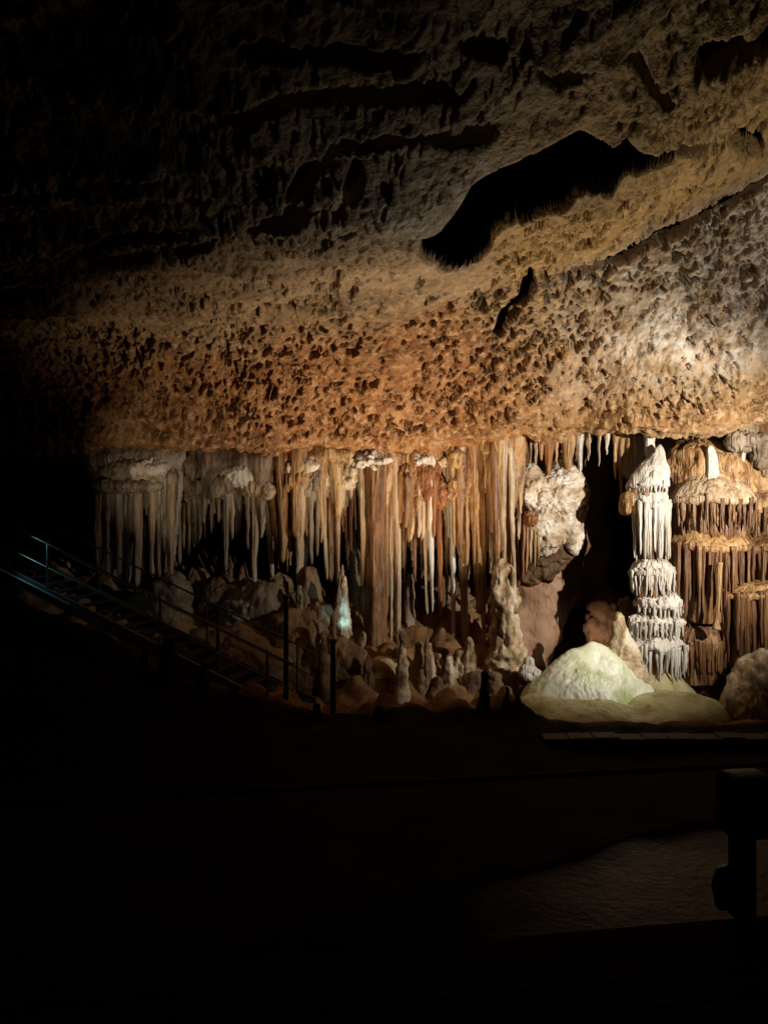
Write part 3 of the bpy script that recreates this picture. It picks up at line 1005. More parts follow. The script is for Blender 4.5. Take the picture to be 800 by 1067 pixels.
stalactite(514, 575, 608, 5, 2, 15.75, CREAM, 'short thin cream drip left of the top of the mottled column', lean=3)
stalactite(534, 470, 626, 7, 4, 15.6, CREAM, 'thin cream stalactite along the right edge of the massive fluted curtain', lean=3)
stalactite(540, 470, 618, 7, 3, 16.0, BROWN, 'thin dark brown stalactite left of the white popcorn boulder')
# fringe above the popcorn boulder
for px, y1, w, m_, lab in ((546, 482, 5, BROWN, 'tiny brown drip at the left end of fringe above the popcorn boulder'), (552, 487, 5, OCHRE, 'small ochre drip with thin tip above the left peak of popcorn boulder'),
                           (558, 490, 5, CREAM, 'small cream drip beside black gap above the popcorn boulder'), (564, 480, 8, OCHRE, 'stubby ochre drip left of the fat orange drip'),
                           (571, 498, 13, RUST, 'fat orange drip hanging between the two black holes above popcorn boulder'), (580, 484, 6, OCHRE, 'short ochre drip right of the fat orange drip'),
                           (592, 507, 16, OCHRE, 'bulging orange drip left of the pure white one'), (604, 494, 12, WHITE, 'pure white stubby stalactite near the dark opening'),
                           (613, 480, 7, CREAM, 'short cream drip at the left corner of dark opening')):
    stalactite(px, 458, y1, w, max(2, w * .35), 16.1, m_, lab, group='fringe of small drips above the popcorn boulder')
for px, y1, w, lab in ((624, 486, 4, 'lone thin pale drip hanging into the dark opening'), (632, 474, 5, 'very short drip at the top of the dark opening'),
                       (641, 500, 7, 'ochre drip at the right edge of the dark opening'), (647, 520, 8, 'longest ochre drip beside the top of the white tiered column'),
                       (655, 500, 7, 'ochre drip touching the shoulder of white tiered column'), (661, 488, 7, 'short ochre drip under white streak behind the column head')):
    stalactite(px, 456, y1, w, max(1.6, w * .3), 15.7, OCHRE if px > 635 else CREAM, lab, group='drips over the dark opening')
stalactite(676, 448, 478, 15, 9, 15.3, WHITE, 'blunt white stalactite almost touching the peak of the white tiered column', group='drips over the dark opening')

# popcorn boulder
mb = MB()
Yp = 16.3
mb.soft(ells([(574, 524, 32, 34, 0), (553, 508, 15, 24, -.2), (592, 512, 19, 26, -.1), (598, 545, 13, 32, -.1), (568, 548, 20, 28, -.15), (586, 494, 13, 18, .1)], Yp), at(575, 524, Yp), .16, 1.8, .07, 11.0, .09, 3, 130)
tag(mb.build('popcorn_boulder', POPC), 'big hanging boulder crusted with white popcorn, left of the dark opening', 'cave popcorn')
cluster('stalactite_cluster', 'orange comb of close set drips under the left side of popcorn boulder', 'stalactites', 15.9,
        [(552, 542, 10, 7, RUST, .2)],
        [(545, 540, 605, 6, 3, RUST), (549, 540, 596, 5, 2, OCHRE), (553, 540, 586, 5, 3, CREAM), (557, 545, 592, 6, 2, OCHRE), (561, 545, 584, 6, 3, OCHRE), (566, 548, 578, 6, 3, BROWN)])
mb = MB()
mb.soft(ells([(576, 566, 24, 26, 0), (566, 586, 18, 20, 0), (590, 556, 16, 22, .1), (555, 598, 10, 12, 0)], 16.6), at(572, 576, 16.6), .18, 2.0, .10, 5, .07, 6, 80)
tag(mb.build('hanging_rock', MUDR), 'rough brown grey lump hanging under the popcorn boulder, with small dark hole', 'rock')
# pink rock behind; its slanting right edge is shaped as a cast shadow
mb = MB()
ys_ = np.linspace(468, 740, 80)
cx_ = interp([(468, 574), (560, 574), (600, 562), (640, 545), (690, 520), (740, 508)], ys_)
hw = interp([(468, 38), (560, 37), (600, 40), (640, 44), (690, 46), (740, 50)], ys_)
Yb = 17.4
mb.tube(np.array([at(c, y, Yb) for c, y in zip(cx_, ys_)]), hw * Yb / F, 64, .10, 1.5, .16, 1.6, 4, ell=.8, fine=.09)
tag(mb.build('shadow_edge_rock', PINK), 'pinkish brown rock beside the dark opening, its slanting edge shaped as cast shadow', 'rock wall')


# ---- white tiered column
def shelf(root, cx, apex, edge_py, rx, fr_bot, nfr, Y, mat, fmat, w=4.0, top_r=.15, lean=0.0, depth=.75, core=.72, part='tier', amp=.09, jag=.22, arc=1.0, cmat=None, hat=False, rug=.022):
    """one tier of a flowstone column: sloping lip, undercut, core behind a fringe of drips"""
    k = Y / F
    zt, ze = at(cx, apex, Y)[2], at(cx, edge_py, Y)[2]
    zb = at(cx, fr_bot, Y)[2]
    R = rx * k
    X = at(cx, apex, Y)[0]
    sd = ns() % 37
    h = zt - ze
    prof = [(R * top_r * .4, zt), (R * top_r, zt - .01), (R * (.46 + .40 * top_r), zt - h * .16), (R * .83, zt - h * .44), (R * .96, ze + h * .22), (R * 1.0, ze),
            (R * .96, ze - .07), (R * core, ze - .12), (R * core * .8, ze - .16)]
    if hat:
        prof[:5] = [(R * .05, zt), (R * (.12 + top_r * .3), zt - h * .06), (R * (.30 + top_r * .5), zt - h * .26), (R * .72, zt - h * .55), (R * .95, zt - h * .86)]
    mb = MB()
    mb.lathe(prof, (X, Y), depth, 110, amp, 2.6, .018 if hat else .05, sd, shift=lambda z: lean * k * np.clip((z - ze) / (zt - ze + 1e-6), 0, 1))
    V = mb.v[0]
    V += (.014 if hat and rug < .03 else rug) * np.stack([fbm(V * 5.5, 601 + sd, 3), fbm(V * 5.5, 602 + sd, 3), .8 * fbm(V * 4.5, 603 + sd, 3)], -1)
    ang_ = np.arctan2(V[:, 1] - Y, V[:, 0] - X)
    rr_ = np.hypot(V[:, 0] - X, (V[:, 1] - Y) / depth) / R
    droop = fbm(np.stack([np.cos(ang_) * 2.4, np.sin(ang_) * 2.4, ang_ * 0 + sd], -1), 605, 3)
    V[:, 2] += .12 * droop * sstep(.4, 1.0, rr_) * min(1.0, (ze - zb) * 2 + .2) * (.55 if hat else 1)
    t = mb.build(part, mat, root)
    if fr_bot > edge_py + 4:
        mb = MB()
        core = min(.86, core + .14)
        mb.lathe([(R * core, ze), (R * core * .97, ze - (ze - zb) * .4), (R * core * .93, zb), (R * core * .9, zb - .12)], (X, Y), depth, 90, .10, 2.4, .10, sd)
        mb.build('core', cmat or fmat, root)
    nfr = min(99, int(nfr * 1.6))
    w *= .82
    for i in range(nfr):
        th = -PI / 2 + arc * (i / max(1, nfr - 1) - .5) * PI * 1.12 + random.uniform(-.07, .07)
        dr = fbm(np.array([[math.cos(th) * 2.4, math.sin(th) * 2.4, float(sd)]]), 605, 3)[0]
        rr_ = R * random.uniform(.80, 1.0)
        x, y = X + rr_ * math.cos(th), Y + rr_ * math.sin(th) * depth
        z0 = ze + .03 + .14 * dr * min(1.0, (ze - zb) * 2 + .2)
        L_ = (z0 - zb) * random.uniform(1 - jag, 1.06)
        r0 = w * .5 * k * random.uniform(.55, 1.35)
        n = 18
        tt = np.linspace(0, 1, n)
        pts = np.stack([x + random.uniform(-.03, .03) * tt + .010 * vnoise(np.stack([tt * 5, tt * 0 + i, tt * 0 + sd], -1), 56), y + random.uniform(-.03, .02) * tt, z0 + .04 - L_ * tt], -1)
        r = r0 * (1.25 - .85 * tt ** random.uniform(.7, 1.3)) * (1 + .18 * vnoise(np.stack([tt * 6, tt * 0 + i, tt * 0], -1), 55))
        r[-2:] *= np.array([.8, .4])
        m2 = MB()
        m2.tube(pts, r, 10, .3, 1.5, .2, 9, i)
        m2.build('drip_tip', fmat, t)
    return t


Yw = 15.0
wc = tag(empty('tiered_column', at(683, 735, Yw)), 'bright white flowstone column of stacked fringed tiers, right of the dark opening', 'column', 'tiered flowstone columns')
for a_ in ((676, 463, 505, 21, 517, 16, 3.0, .22, 12, .7, .2), (678, 505, 527, 19, 584, 18, 4.6, .6, 0, .5, .14), (679, 581, 596, 23, 622, 20, 3.4, .4, 0, .62, .25),
           (687, 617, 628, 25, 646, 20, 3.4, .5, 2, .62, .3), (683, 639, 650, 28, 669, 22, 3.6, .5, -3, .66, .35), (682, 660, 674, 33, 709, 24, 3.8, .45, 4, .66, .3)):
    shelf(wc, a_[0], a_[1], a_[2], a_[3], a_[4], a_[5], Yw, WHITE, WHITE, a_[6], a_[7], lean=a_[8], depth=.7, core=a_[9], jag=a_[10], amp=.26, cmat=BROWN, rug=.04, hat=a_[0] == 676)  # brown cores paint the shade in the gaps between white drips
mb = MB()
mb.lathe([(.25, at(0, 690, Yw)[2]), (.5, at(0, 706, Yw)[2]), (.8, at(0, 722, Yw)[2]), (1.0, at(0, 745, Yw)[2])], (at(684, 700, Yw)[0], Yw), .8, 80, .08, 1.5, .03, 3)
mb.build('foot', SLAB, wc)
mb = MB()
for (px, py, rx, ry) in ((655, 520, 9, 9), (651, 528, 6, 10), (662, 508, 9, 12)):
    mb.blob(at(px, py, Yw + .05), (rx * Yw / F, .2, ry * Yw / F), .2, 3, .3, 5, ns() % 9, 26)
mb.build('shoulder', OCHRE, wc)

# ---- brown tiered column
Yt = 15.5
bc = tag(empty('tiered_column', at(750, 735, Yt)), 'broad brown flowstone column of stacked fringed tiers at the right edge, wider than the white one', 'column', 'tiered flowstone columns')
shelf(bc, 748, 453, 512, 60, 540, 0, Yt + .35, OCHRE, OCHRE, 4, .10, lean=-20, cmat=BROWN, depth=.8, core=.8, part='head', amp=.2)
shelf(bc, 740, 482, 522, 47, 556, 30, Yt - .15, CREAM, BROWN, 4.2, .28, depth=.8, core=.7, jag=.35, hat=True)
shelf(bc, 790, 500, 530, 34, 560, 16, Yt + .1, OCHRE, BROWN, 6, .3, depth=.8, core=.78, hat=True)
shelf(bc, 738, 535, 570, 44, 640, 26, Yt - .2, OCHRE, BROWN, 5.0, .35, depth=.8, core=.66, jag=.3, hat=True)
shelf(bc, 802, 552, 572, 50, 622, 26, Yt, BROWN, BROWN, 5.5, .5, depth=.8, core=.75, hat=True)
shelf(bc, 722, 575, 590, 24, 690, 16, Yt - .1, BROWN, BROWN, 5.0, .6, depth=.8, core=.6, jag=.3)
shelf(bc, 796, 604, 618, 54, 690, 30, Yt - .45, OCHRE, BROWN, 6.0, .7, depth=.7, core=.72, jag=.3, hat=True)
shelf(bc, 730, 650, 672, 27, 705, 18, Yt - .35, BROWN, BROWN, 5.5, .5, depth=.8, core=.8)
mb = MB()
pts = np.array([at(748 - 1.5 * math.sin(y * .05), y, Yt - 1.05) for y in np.linspace(586, 656, 40)])
mb.tube(pts, np.interp(np.linspace(0, 1, 40), [0, .15, .5, .85, 1], [6, 4.5, 3, 4, 8]) * .5 * 2 * Yt / F * .6, 14, .2, 1.5, .15, 8, 2)
mb.build('pillar', OCHRE, bc)
mb = MB()
mb.lathe([(.4, at(0, 690, Yt)[2]), (.75, at(0, 712, Yt)[2]), (1.1, at(0, 745, Yt)[2]), (1.2, at(0, 765, Yt)[2])], (at(745, 700, Yt)[0], Yt + .1), .8, 80, .1, 1.5, .05, 5)
mb.build('foot', BROWN, bc)
mb = MB()
n = 40
tt = np.linspace(0, 1, n)
pts = np.array([at(739 + 3 * math.sin(3 * q), 464 + 53 * q, Yt - .46) for q in tt])
mb.tube(pts, np.interp(tt, [0, .06, .2, .45, .7, .85, 1], [2, 4, 5.5, 5.5, 7, 11, 18]) * Yt / F, 24, .12, 1.6, .15, 5, 3)
tag(mb.build('stalagmite', WHITE), 'bright white finger stalagmite standing on top ledge of brown tiered column', 'stalagmite')
# upper right corner lumps under the roof
cluster('drapery', 'grey white drapery under the ceiling at the upper right corner of the formations', 'drapery', 15.05,
        [(776, 460, 20, 13, GREY, .3), (795, 470, 16, 20, GREYR, .3)],
        [(765, 455, 480, 12, 5, GREY), (774, 455, 484, 10, 4, WHITE), (784, 455, 488, 12, 5, GREY), (796, 460, 500, 14, 6, BROWN)])
cluster('stalactite_cluster', 'dark brown tuft of jagged drips breaking out of the ceiling edge over the brown column', 'stalactites', 15.3,
        [(733, 432, 14, 8, BROWN, .25)],
        [(722, 436, 458, 7, 2, BROWN), (728, 434, 462, 6, 2, BROWN), (735, 432, 462, 7, 2, RUST), (742, 430, 450, 6, 2, OCHRE)], group=None)

# ---- mounds at the foot
Ym = 14.5
mb = MB()
mb.soft(ells([(604, 735, 52, 46, 0), (634, 726, 28, 46, .1), (578, 742, 32, 36, -.1), (620, 705, 24, 36, .2), (600, 712, 26, 36, .1), (652, 728, 24, 36, .25), (664, 738, 30, 26, .2)], Ym, .7), at(612, 730, Ym), .09, 1.3, .0, 4.0, .012, 5, 110, 9, .032)
tag(mb.build('flowstone_mound', GREEN), 'large glistening white flowstone mound stained green, below the dark opening', 'flowstone')
mb = MB()
mb.soft(ells([(650, 688, 15, 26, 0), (646, 668, 9, 20, 0), (645, 654, 6, 14, 0), (660, 702, 17, 24, 0)], Ym + .3), at(650, 684, Ym + .3), .16, 2.2, .10, 6, .05, 2, 80)
tag(mb.build('stalagmite', MOTT), 'knobbly cream stalagmite leaning on the right side of green stained mound', 'stalagmite')
mb = MB()
for (px, py, rx, ry) in ((652, 636, 7, 14), (660, 645, 9, 18), (648, 628, 5, 7)):
    mb.blob(at(px, py, Ym + .9), (rx * Ym / F, rx * .8 * Ym / F, ry * Ym / F), .2, 2.2, .4, 5, ns() % 19, 36)
tag(mb.build('stalagmite', MUDR), 'rusty brown knobbly stalagmite behind the cream one, left of white tiered column', 'stalagmite')
tag(MB().soft(ells([(551, 692, 6, 9, 0), (549, 700, 9, 10, 0), (556, 703, 9, 8, 0)], Ym + .1), at(551, 699, Ym + .1), .16, 3, .06, 6, .03, 3, 50).build('stalagmite', WHITE), 'little rounded white stalagmite at the left foot of green stained mound', 'stalagmite')
mb = MB()
mb.soft([(e[0], (e[1][0], .8, e[1][2])) for e in ells([(650, 754, 90, 17, -.3), (605, 750, 55, 20, -.4), (700, 744, 52, 22, 0), (568, 746, 32, 22, -.1)], 14.2)], at(645, 752, 13.9), .16, 1.2, .06, 3.2, .06, 3, 110)
tag(mb.build('flowstone_terrace', SLAB), 'low yellowish green flowstone terrace in front of white and green mound', 'flowstone')
mb = MB()
mb.soft(ells([(788, 720, 30, 36, 0), (800, 704, 22, 28, .1), (778, 738, 28, 24, -.1), (808, 730, 30, 40, 0)], 14.3), at(792, 722, 14.3), .12, 1.6, .06, 3.5, .05, 4, 90, 8, .03)
tag(mb.build('flowstone_mound', MOTT), 'rounded pale brown flowstone mound at the right edge under the brown column', 'flowstone')

# ---- mottled column under the fluted curtain, stumps and stalagmites
mb = MB()
ys_ = np.linspace(582, 745, 90)
cx_ = interp([(582, 522), (620, 524), (700, 529), (745, 532)], ys_)
hw = interp([(582, 5), (590, 9), (604, 11), (625, 12.5), (680, 15), (715, 19), (745, 28)], ys_)
mb.tube(np.array([at(c, y, 15.4) for c, y in zip(cx_, ys_)]), hw * 15.4 / F, 48, .14, 2, .75, 4, 6, fine=.06)
drip(mb, 534, 628, 590, 9, 4, 15.3, seed=3, up=-.2)
tag(mb.build('dripstone_column', MOTT), 'thick knobbly column mottled cream and brown, below the massive fluted curtain', 'column')


def stalagmite(px, y0, y1, w0, w1, Y, mat, label, bump=.35, group='stalagmites on the rocky bank', lean=0.0, ribs=.2):
    """tip at y0, foot at y1"""
    n = 46
    t = np.linspace(0, 1, n)
    pts = np.array([at(px + lean * (q - 1), y0 + (y1 - y0) * q, Y) for q in t])
    r = (w0 + (w1 - w0) * t ** 1.1) * .5 * Y / F * np.clip((t + .012) * 22, 0, 1) ** .5
    mb = MB()
    mb.tube(pts, r, 30, ribs, 1.8, bump, 5.5, ns(), fine=.04)
    return tag(mb.build('stalagmite', mat), label, 'stalagmite', group)


stalagmite(427, 598, 708, 8, 26, 16.6, GREYR, 'tall grey stalagmite with a pale knob on its tip, behind the fringed mound')
stalagmite(358, 600, 705, 5, 22, 15.4, POPC, 'rough stalagmite lit blue green by hidden lamp', bump=.6)
stalagmite(349, 588, 652, 3, 8, 15.9, CREAM, 'thin pale curved stalagmite left of the blue lit one', lean=-8)
stalagmite(378, 658, 742, 6, 20, 15.2, MOTT, 'pale tipped stalagmite between the blue lit one and the fringed mound')
stalagmite(370, 672, 742, 6, 18, 15.3, MUDR, 'short brown stalagmite half hidden behind the pale tipped one')
stalagmite(437, 668, 745, 8, 24, 15.1, MUDR, 'brown stalagmite just right of the fringed mound')
stalagmite(447, 670, 742, 7, 26, 15.2, MOTT, 'cream brown stalagmite in front of rusty rock hollow')
stalagmite(468, 684, 742, 7, 20, 15.0, MOTT, 'small pale topped stalagmite left of the knobbly brown stump')
stalagmite(456, 705, 748, 8, 34, 14.8, MUDR, 'low broad brown stalagmite at the very foot of the bank')
stalagmite(482, 676, 748, 16, 34, 15.3, MOTT, 'knobbly brown stump directly under the thick cream stalactite', bump=.5)
stalagmite(495, 700, 752, 16, 44, 15.0, MUDR, 'broad brown foot of rock below the longest ochre stalactite', bump=.5)
stalagmite(512, 612, 712, 5, 16, 16.0, PINK, 'pinkish brown stalagmite close behind the left side of mottled column')
stalagmite(515, 700, 755, 12, 34, 14.9, MUDR, 'ochre brown stalagmite stump at the left foot of mottled column')
stalagmite(322, 590, 700, 12, 56, 16.0, MUDR, 'large pointed brown dome of rock under the broad two-toned curtain', bump=.3)
stalagmite(312, 610, 650, 5, 12, 15.7, GREYR, 'short crooked grey stalagmite on the shoulder of pointed brown dome')
stalagmite(370, 560, 650, 5, 40, 17.2, MUDR, 'dim brown cone of rock behind the blue lit stalagmite', bump=.3)
for i in range(24):
    px = random.uniform(325, 545)
    y0 = random.uniform(640, 710)
    stalagmite(px, y0, 752, random.uniform(3, 7), random.uniform(12, 26), random.uniform(14.6, 15.6), random.choice((MUDR, MOTT, MUDR, GREYR)),
               'small brown stalagmite in the crowd at the foot of the ochre curtains', random.uniform(.3, .6), 'small stalagmites crowding the bank', lean=random.uniform(-3, 3))
# dim wall of fused flowstone behind the bank
xs = np.arange(150, 566, 1.6)
ys = np.arange(560, 790, 2.2)
GX, GY = np.meshgrid(xs, ys)
top = 596 + 26 * fbm(np.stack([xs * .022, xs * 0, xs * 0], -1), 501, 4) + 10 * vnoise(np.stack([xs * .12, xs * 0, xs * 0], -1), 502)
tv = (GY - 560) / (790 - 560)
PY = top[None] + (790 - top[None]) * tv
lump = fbm(np.stack([GX * .025, PY * .022, GX * 0], -1), 503, 3)
flu = vnoise(np.stack([GX * .16 + 2 * lump, PY * .012, GX * 0], -1), 504) + .6 * vnoise(np.stack([GX * .36, PY * .02, GX * 0], -1), 505)
YW = 17.5 - 1.0 * tv + .9 * np.exp(-tv * 14) - .55 * lump - .11 * flu
Vw = np.stack([(GX - 400) / F * 17.4, YW, CZ - (PY - 533.5) / F * 17.4], -1)
Vw = Vw + .03 * np.stack([fbm(Vw * 5, 506, 3)] * 3, -1)
Bk = Vw[::-1] * 1.0
mb = MB().add(Vw.reshape(-1, 3), grid_faces(len(ys), len(xs)))
bk2 = Vw + np.array([0, 1.0, -.15])
mb.add(bk2.reshape(-1, 3), grid_faces(len(ys), len(xs))[:, ::-1])
mb.add(np.stack([Vw[0], bk2[0]]).reshape(-1, 3), grid_faces(2, len(xs)))
tag(mb.build('flowstone_sheet', stone('dim_brown_flowstone', [(.30, (.075, .035, .016)), (.5, (.17, .095, .048)), (.70, (.29, .19, .11))], 1.3, (1.6, 1.6, .4), .5, .5, 9, flute=(.06, .03, .014))[0]),
    'dim brown sheet of fused flowstone rising behind the boulders and stalagmites of the bank', 'flowstone')
# fringed mound
Yf = 15.3
fm = tag(empty('fringed_mound', at(400, 740, Yf)), 'mushroom shaped brown mound with hanging fringe at the foot of tall brown column', 'flowstone')
shelf(fm, 400, 686, 706, 24, 742, 18, Yf, MOTT, MOTT, 5.0, .35, depth=.8, core=.75, jag=.4, amp=.12)


def rock(px, py, rx, ry, Y, mat, label, amp=.28, wor=.25, wf=2.2, name='boulder'):
    mb = MB()
    lst = [(px, py, rx, ry, 0)]
    for _ in range(5):
        a_ = random.uniform(0, 2 * PI)
        q_ = random.uniform(.35, .6)
        lst.append((px + rx * .55 * math.cos(a_), py + ry * .55 * math.sin(a_), rx * q_, ry * q_, random.uniform(-.5, .1) * rx * Y / F))
    mb.soft(ells(lst, Y), at(px, py, Y), amp, 1.6, wor * .45, wf * 1.6, .07, ns() % 23, 70)
    return tag(mb.build(name, mat), label, 'rock', 'boulders on the rocky bank')


rock(178, 636, 22, 34, 16.6, GREYR, 'grey rounded boulder below the right end of wide pale curtain')
rock(205, 632, 17, 40, 17.2, MUDR, 'upright brown boulder under the narrow grey brown curtain')
rock(232, 632, 22, 34, 16.8, MUDR, 'dark brown boulder left of the smooth grey one')
rock(262, 648, 34, 42, 16.4, GREYR, 'large smooth grey boulder under the long straight cream stalactite')
rock(290, 628, 20, 28, 17.0, MUDR, 'brown boulder between smooth grey boulder and pointed dome')
rock(310, 690, 46, 46, 15.6, MUDR, 'big smooth rust brown boulder behind the dark poles', amp=.15, wor=.08)
rock(350, 705, 30, 44, 15.4, MUDR, 'brown boulder below the blue lit stalagmite', amp=.2, wor=.12)
rock(325, 655, 24, 24, 15.9, GREYR, 'round ochre grey boulder sitting on the pointed brown dome')
rock(240, 690, 60, 36, 15.3, MUDR, 'wide low brown boulder behind the lower flight of the staircase')
rock(388, 640, 16, 34, 17.0, RUST, 'reddish brown rock seen through the gap left of tall brown column')
rock(462, 668, 26, 30, 17.0, RUST, 'rust red rock in the hollow behind the sharp white spike')
rock(642, 668, 32, 46, 18.8, PINK, 'dim orange brown rock deep inside the dark opening')
rock(218, 733, 11, 11, 13.4, GREYR, 'pale topped small rock beside the foot of the staircase')


# ------------------------------------------------------------------ dark foreground stalagmites on the ridge
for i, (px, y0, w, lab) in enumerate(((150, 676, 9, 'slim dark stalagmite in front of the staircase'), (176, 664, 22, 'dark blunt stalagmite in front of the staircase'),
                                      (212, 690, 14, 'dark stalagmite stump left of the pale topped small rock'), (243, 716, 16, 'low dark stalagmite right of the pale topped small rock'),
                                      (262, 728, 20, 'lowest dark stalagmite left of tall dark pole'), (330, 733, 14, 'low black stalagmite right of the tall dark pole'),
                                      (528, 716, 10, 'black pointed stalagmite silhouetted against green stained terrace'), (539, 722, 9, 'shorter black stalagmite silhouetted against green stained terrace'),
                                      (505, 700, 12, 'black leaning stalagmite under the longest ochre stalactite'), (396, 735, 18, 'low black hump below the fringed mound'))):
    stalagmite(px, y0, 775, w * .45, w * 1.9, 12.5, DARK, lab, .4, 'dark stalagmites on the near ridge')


# ------------------------------------------------------------------ staircase down the left side
def lin(a, b, t):
    return np.asarray(a) + (np.asarray(b) - np.asarray(a)) * t


st_a, st_b = at(-30, 566, 15.2), at(318, 742, 13.5)         # centre line of the treads, upper to lower
stair = tag(empty('staircase', st_b), 'long metal staircase with handrails descending from dark left to the foot of the boulders', 'staircase')
dvec = st_b - st_a
dxy = dvec.copy()
dxy[2] = 0
dxy /= np.linalg.norm(dxy)
side = np.array([-dxy[1], dxy[0], 0])          # away from the viewer
if side[1] < 0:
    side = -side
ang = math.atan2(dxy[1], dxy[0])
for s in (-.55, .55):
    mb = MB()
    a, b = st_a + side * s, st_b + side * s
    n = 2
    up = np.array([0, 0, 1.0])
    vs = []
    for p in (a, b):
        for dz in (-.14, .12):
            for ds in (-.03, .03):
                vs.append(p + up * dz + side * ds)
    vs = np.array(vs)
    mb.add(vs, [[0, 1, 5, 4], [2, 6, 7, 3], [0, 4, 6, 2], [1, 3, 7, 5], [0, 2, 3, 1], [4, 5, 7, 6]])
    mb.build('stringer', STEEL if s < 0 else RUSTI, stair, smooth=False)
NT = 24
for i in range(NT):
    p = lin(st_a, st_b, (i + .5) / NT) + np.array([0, 0, .03])
    MB().box(p, (.26, 1.02, .035), ang, bev=.006).build('tread', TREAD, stair, smooth=False)
for s in (-.55, .55):
    for h, r in ((.95, .019), (.5, .013)):
        mb = MB()
        mb.tube(np.array([lin(st_a, st_b, t) + side * s + [0, 0, h] for t in np.linspace(0, 1, 12)]), np.full(12, r), 10)
        mb.build('handrail', STEEL if s < 0 else RUSTI, stair)
    for t in ((.11, .31, .64, .93) if s < 0 else (.10, .36, .69, .95)):
        p = lin(st_a, st_b, t) + side * s
        mb = MB()
        mb.tube(np.array([p + [0, 0, z] for z in np.linspace(-.1, 1.0, 8)]), np.full(8, .02), 10)
        mb.build('post', STEEL if s < 0 else RUSTI, stair)
# blue green lamp strip under the upper handrail
mb = MB()
mb.tube(np.array([lin(st_a, st_b, t) + side * -.60 + [0, 0, .04] for t in (.05, .2, .38)]), np.full(3, .012), 8)
LED = bpy.data.materials.new('teal_lamp_strip')
LED.use_nodes = True
LB = LED.node_tree.nodes['Principled BSDF']
LB.inputs['Base Color'].default_value = (.3, .45, .45, 1)
LB.inputs['Emission Color'].default_value = (.30, .75, .85, 1)
LB.inputs['Emission Strength'].default_value = .012
mb.build('lamp_strip', LED, stair)


def pole(px, y0, y1, wpx, Y, label):
    root = tag(empty('pole', at(px, y1, Y)), label, 'pole', 'dark poles by the staircase')
    a, b = at(px, y1, Y), at(px, y0, Y)
    r = wpx * .5 * Y / F
    mb = MB()
    mb.tube(np.array([a + (b - a) * t for t in np.linspace(0, 1, 20)]), np.full(20, r) * np.linspace(1.1, .9, 20), 14)
    mb.build('shaft', RUSTI, root)
    mb = MB()
    mb.tube(np.array([a + [0, 0, z] for z in (-.02, .02, .08, .10)]), np.array([2.0, 2.0, 1.6, 1.1]) * r, 16)
    mb.build('base_plate', RUSTI, root)
    mb = MB()
    mb.tube(np.array([b + [0, 0, z] for z in (-.03, .0, .03, .045)]), np.array([1.3, 1.4, 1.2, .5]) * r, 14)
    mb.build('cap', RUSTI, root)
    return root


pole(298, 622, 752, 5.5, 13.2, 'tallest slim dark pole standing before the rust brown boulder')
pole(347, 668, 752, 6, 13.2, 'shorter thick dark pole below the blue lit stalagmite')
pole(227, 636, 716, 4, 13.6, 'thin rusty pole standing on the staircase side')

# ------------------------------------------------------------------ path and deck in the dark foreground
zp = -1.80


def on_floor(px, py, z):
    Y = (CZ - z) * F / (py - 533.5)
    return np.array([(px - 400) / F * Y, Y, z])


up_ = [on_floor(*q, zp) for q in ((250, 986), (340, 962), (430, 930), (510, 913), (600, 890), (660, 870), (740, 852), (800, 815), (900, 800), (1050, 790))]
lo_ = [on_floor(*q, zp) for q in ((250, 990), (340, 990), (430, 990), (510, 1000), (600, 1010), (690, 1010), (770, 1020), (900, 930), (1000, 900), (1150, 880))]
mb = MB()
rows = 50
cols = 260
tt = np.linspace(0, 1, cols)
U = np.stack([np.interp(tt, np.linspace(0, 1, len(up_)), np.array(up_)[:, a]) for a in range(3)], -1)
Lw = np.stack([np.interp(tt, np.linspace(0, 1, len(lo_)), np.array(lo_)[:, a]) for a in range(3)], -1)
V = U[None] + (Lw - U)[None] * np.linspace(0, 1, rows)[:, None, None]
V[..., 2] += .02 * fbm(V * 1.5, 401, 3)
V[..., 1] += .05 * fbm(V * 2.0, 402, 3)
skirt = V.copy()
skirt[..., 2] -= .35
mb.add(V.reshape(-1, 3), grid_faces(rows, cols))
Va, Vb = V[0], V[0] + [0, .05, -.4]
mb.add(np.stack([Va, Vb]).reshape(-1, 3), grid_faces(2, cols))
Va, Vb = V[-1], V[-1] + [0, -.05, -.4]
mb.add(np.stack([Va, Vb]).reshape(-1, 3), grid_faces(2, cols))
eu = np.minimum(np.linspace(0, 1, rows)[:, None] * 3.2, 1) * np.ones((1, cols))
el_ = sstep(.22, .62, np.repeat(tt[None], rows, 0) + .10 * fbm(V * .9, 403, 3))  # darkens the path leftwards: falloff of light painted into the colour
path_fade = np.clip(eu * 1.3 - .35 + .55 * fbm(V * 1.6, 404, 4), 0, 1) * el_
path_fade_all = np.r_[path_fade.ravel(), np.zeros(4 * cols)]
struct(mb.build('path', PATHM, attrs=dict(bare_lit=path_fade_all)))

# low stone parapet along the far side of the pit floor
mb = MB()
for i in range(13):
    px = 565 + i * 26
    p = on_floor(px + 13, 770 + random.uniform(-2, 2), -1.42)
    p = at(px + 13, 776 + random.uniform(-1.5, 1.5), 11.6)
    mb.box(p, (26 * 11.6 / F * random.uniform(.96, 1.0), .32, .30), 0, random.uniform(-.02, .02), .03)
tag(mb.build('parapet', stone('parapet_stone', [(.3, (.02, .014, .009)), (.55, (.04, .028, .018)), (.75, (.065, .046, .03))], 1.5, (1, 1, 1), .7, .6, 14)[0], smooth=False),
    'low dark stone parapet across the chamber floor in front of the pale mounds', 'wall')

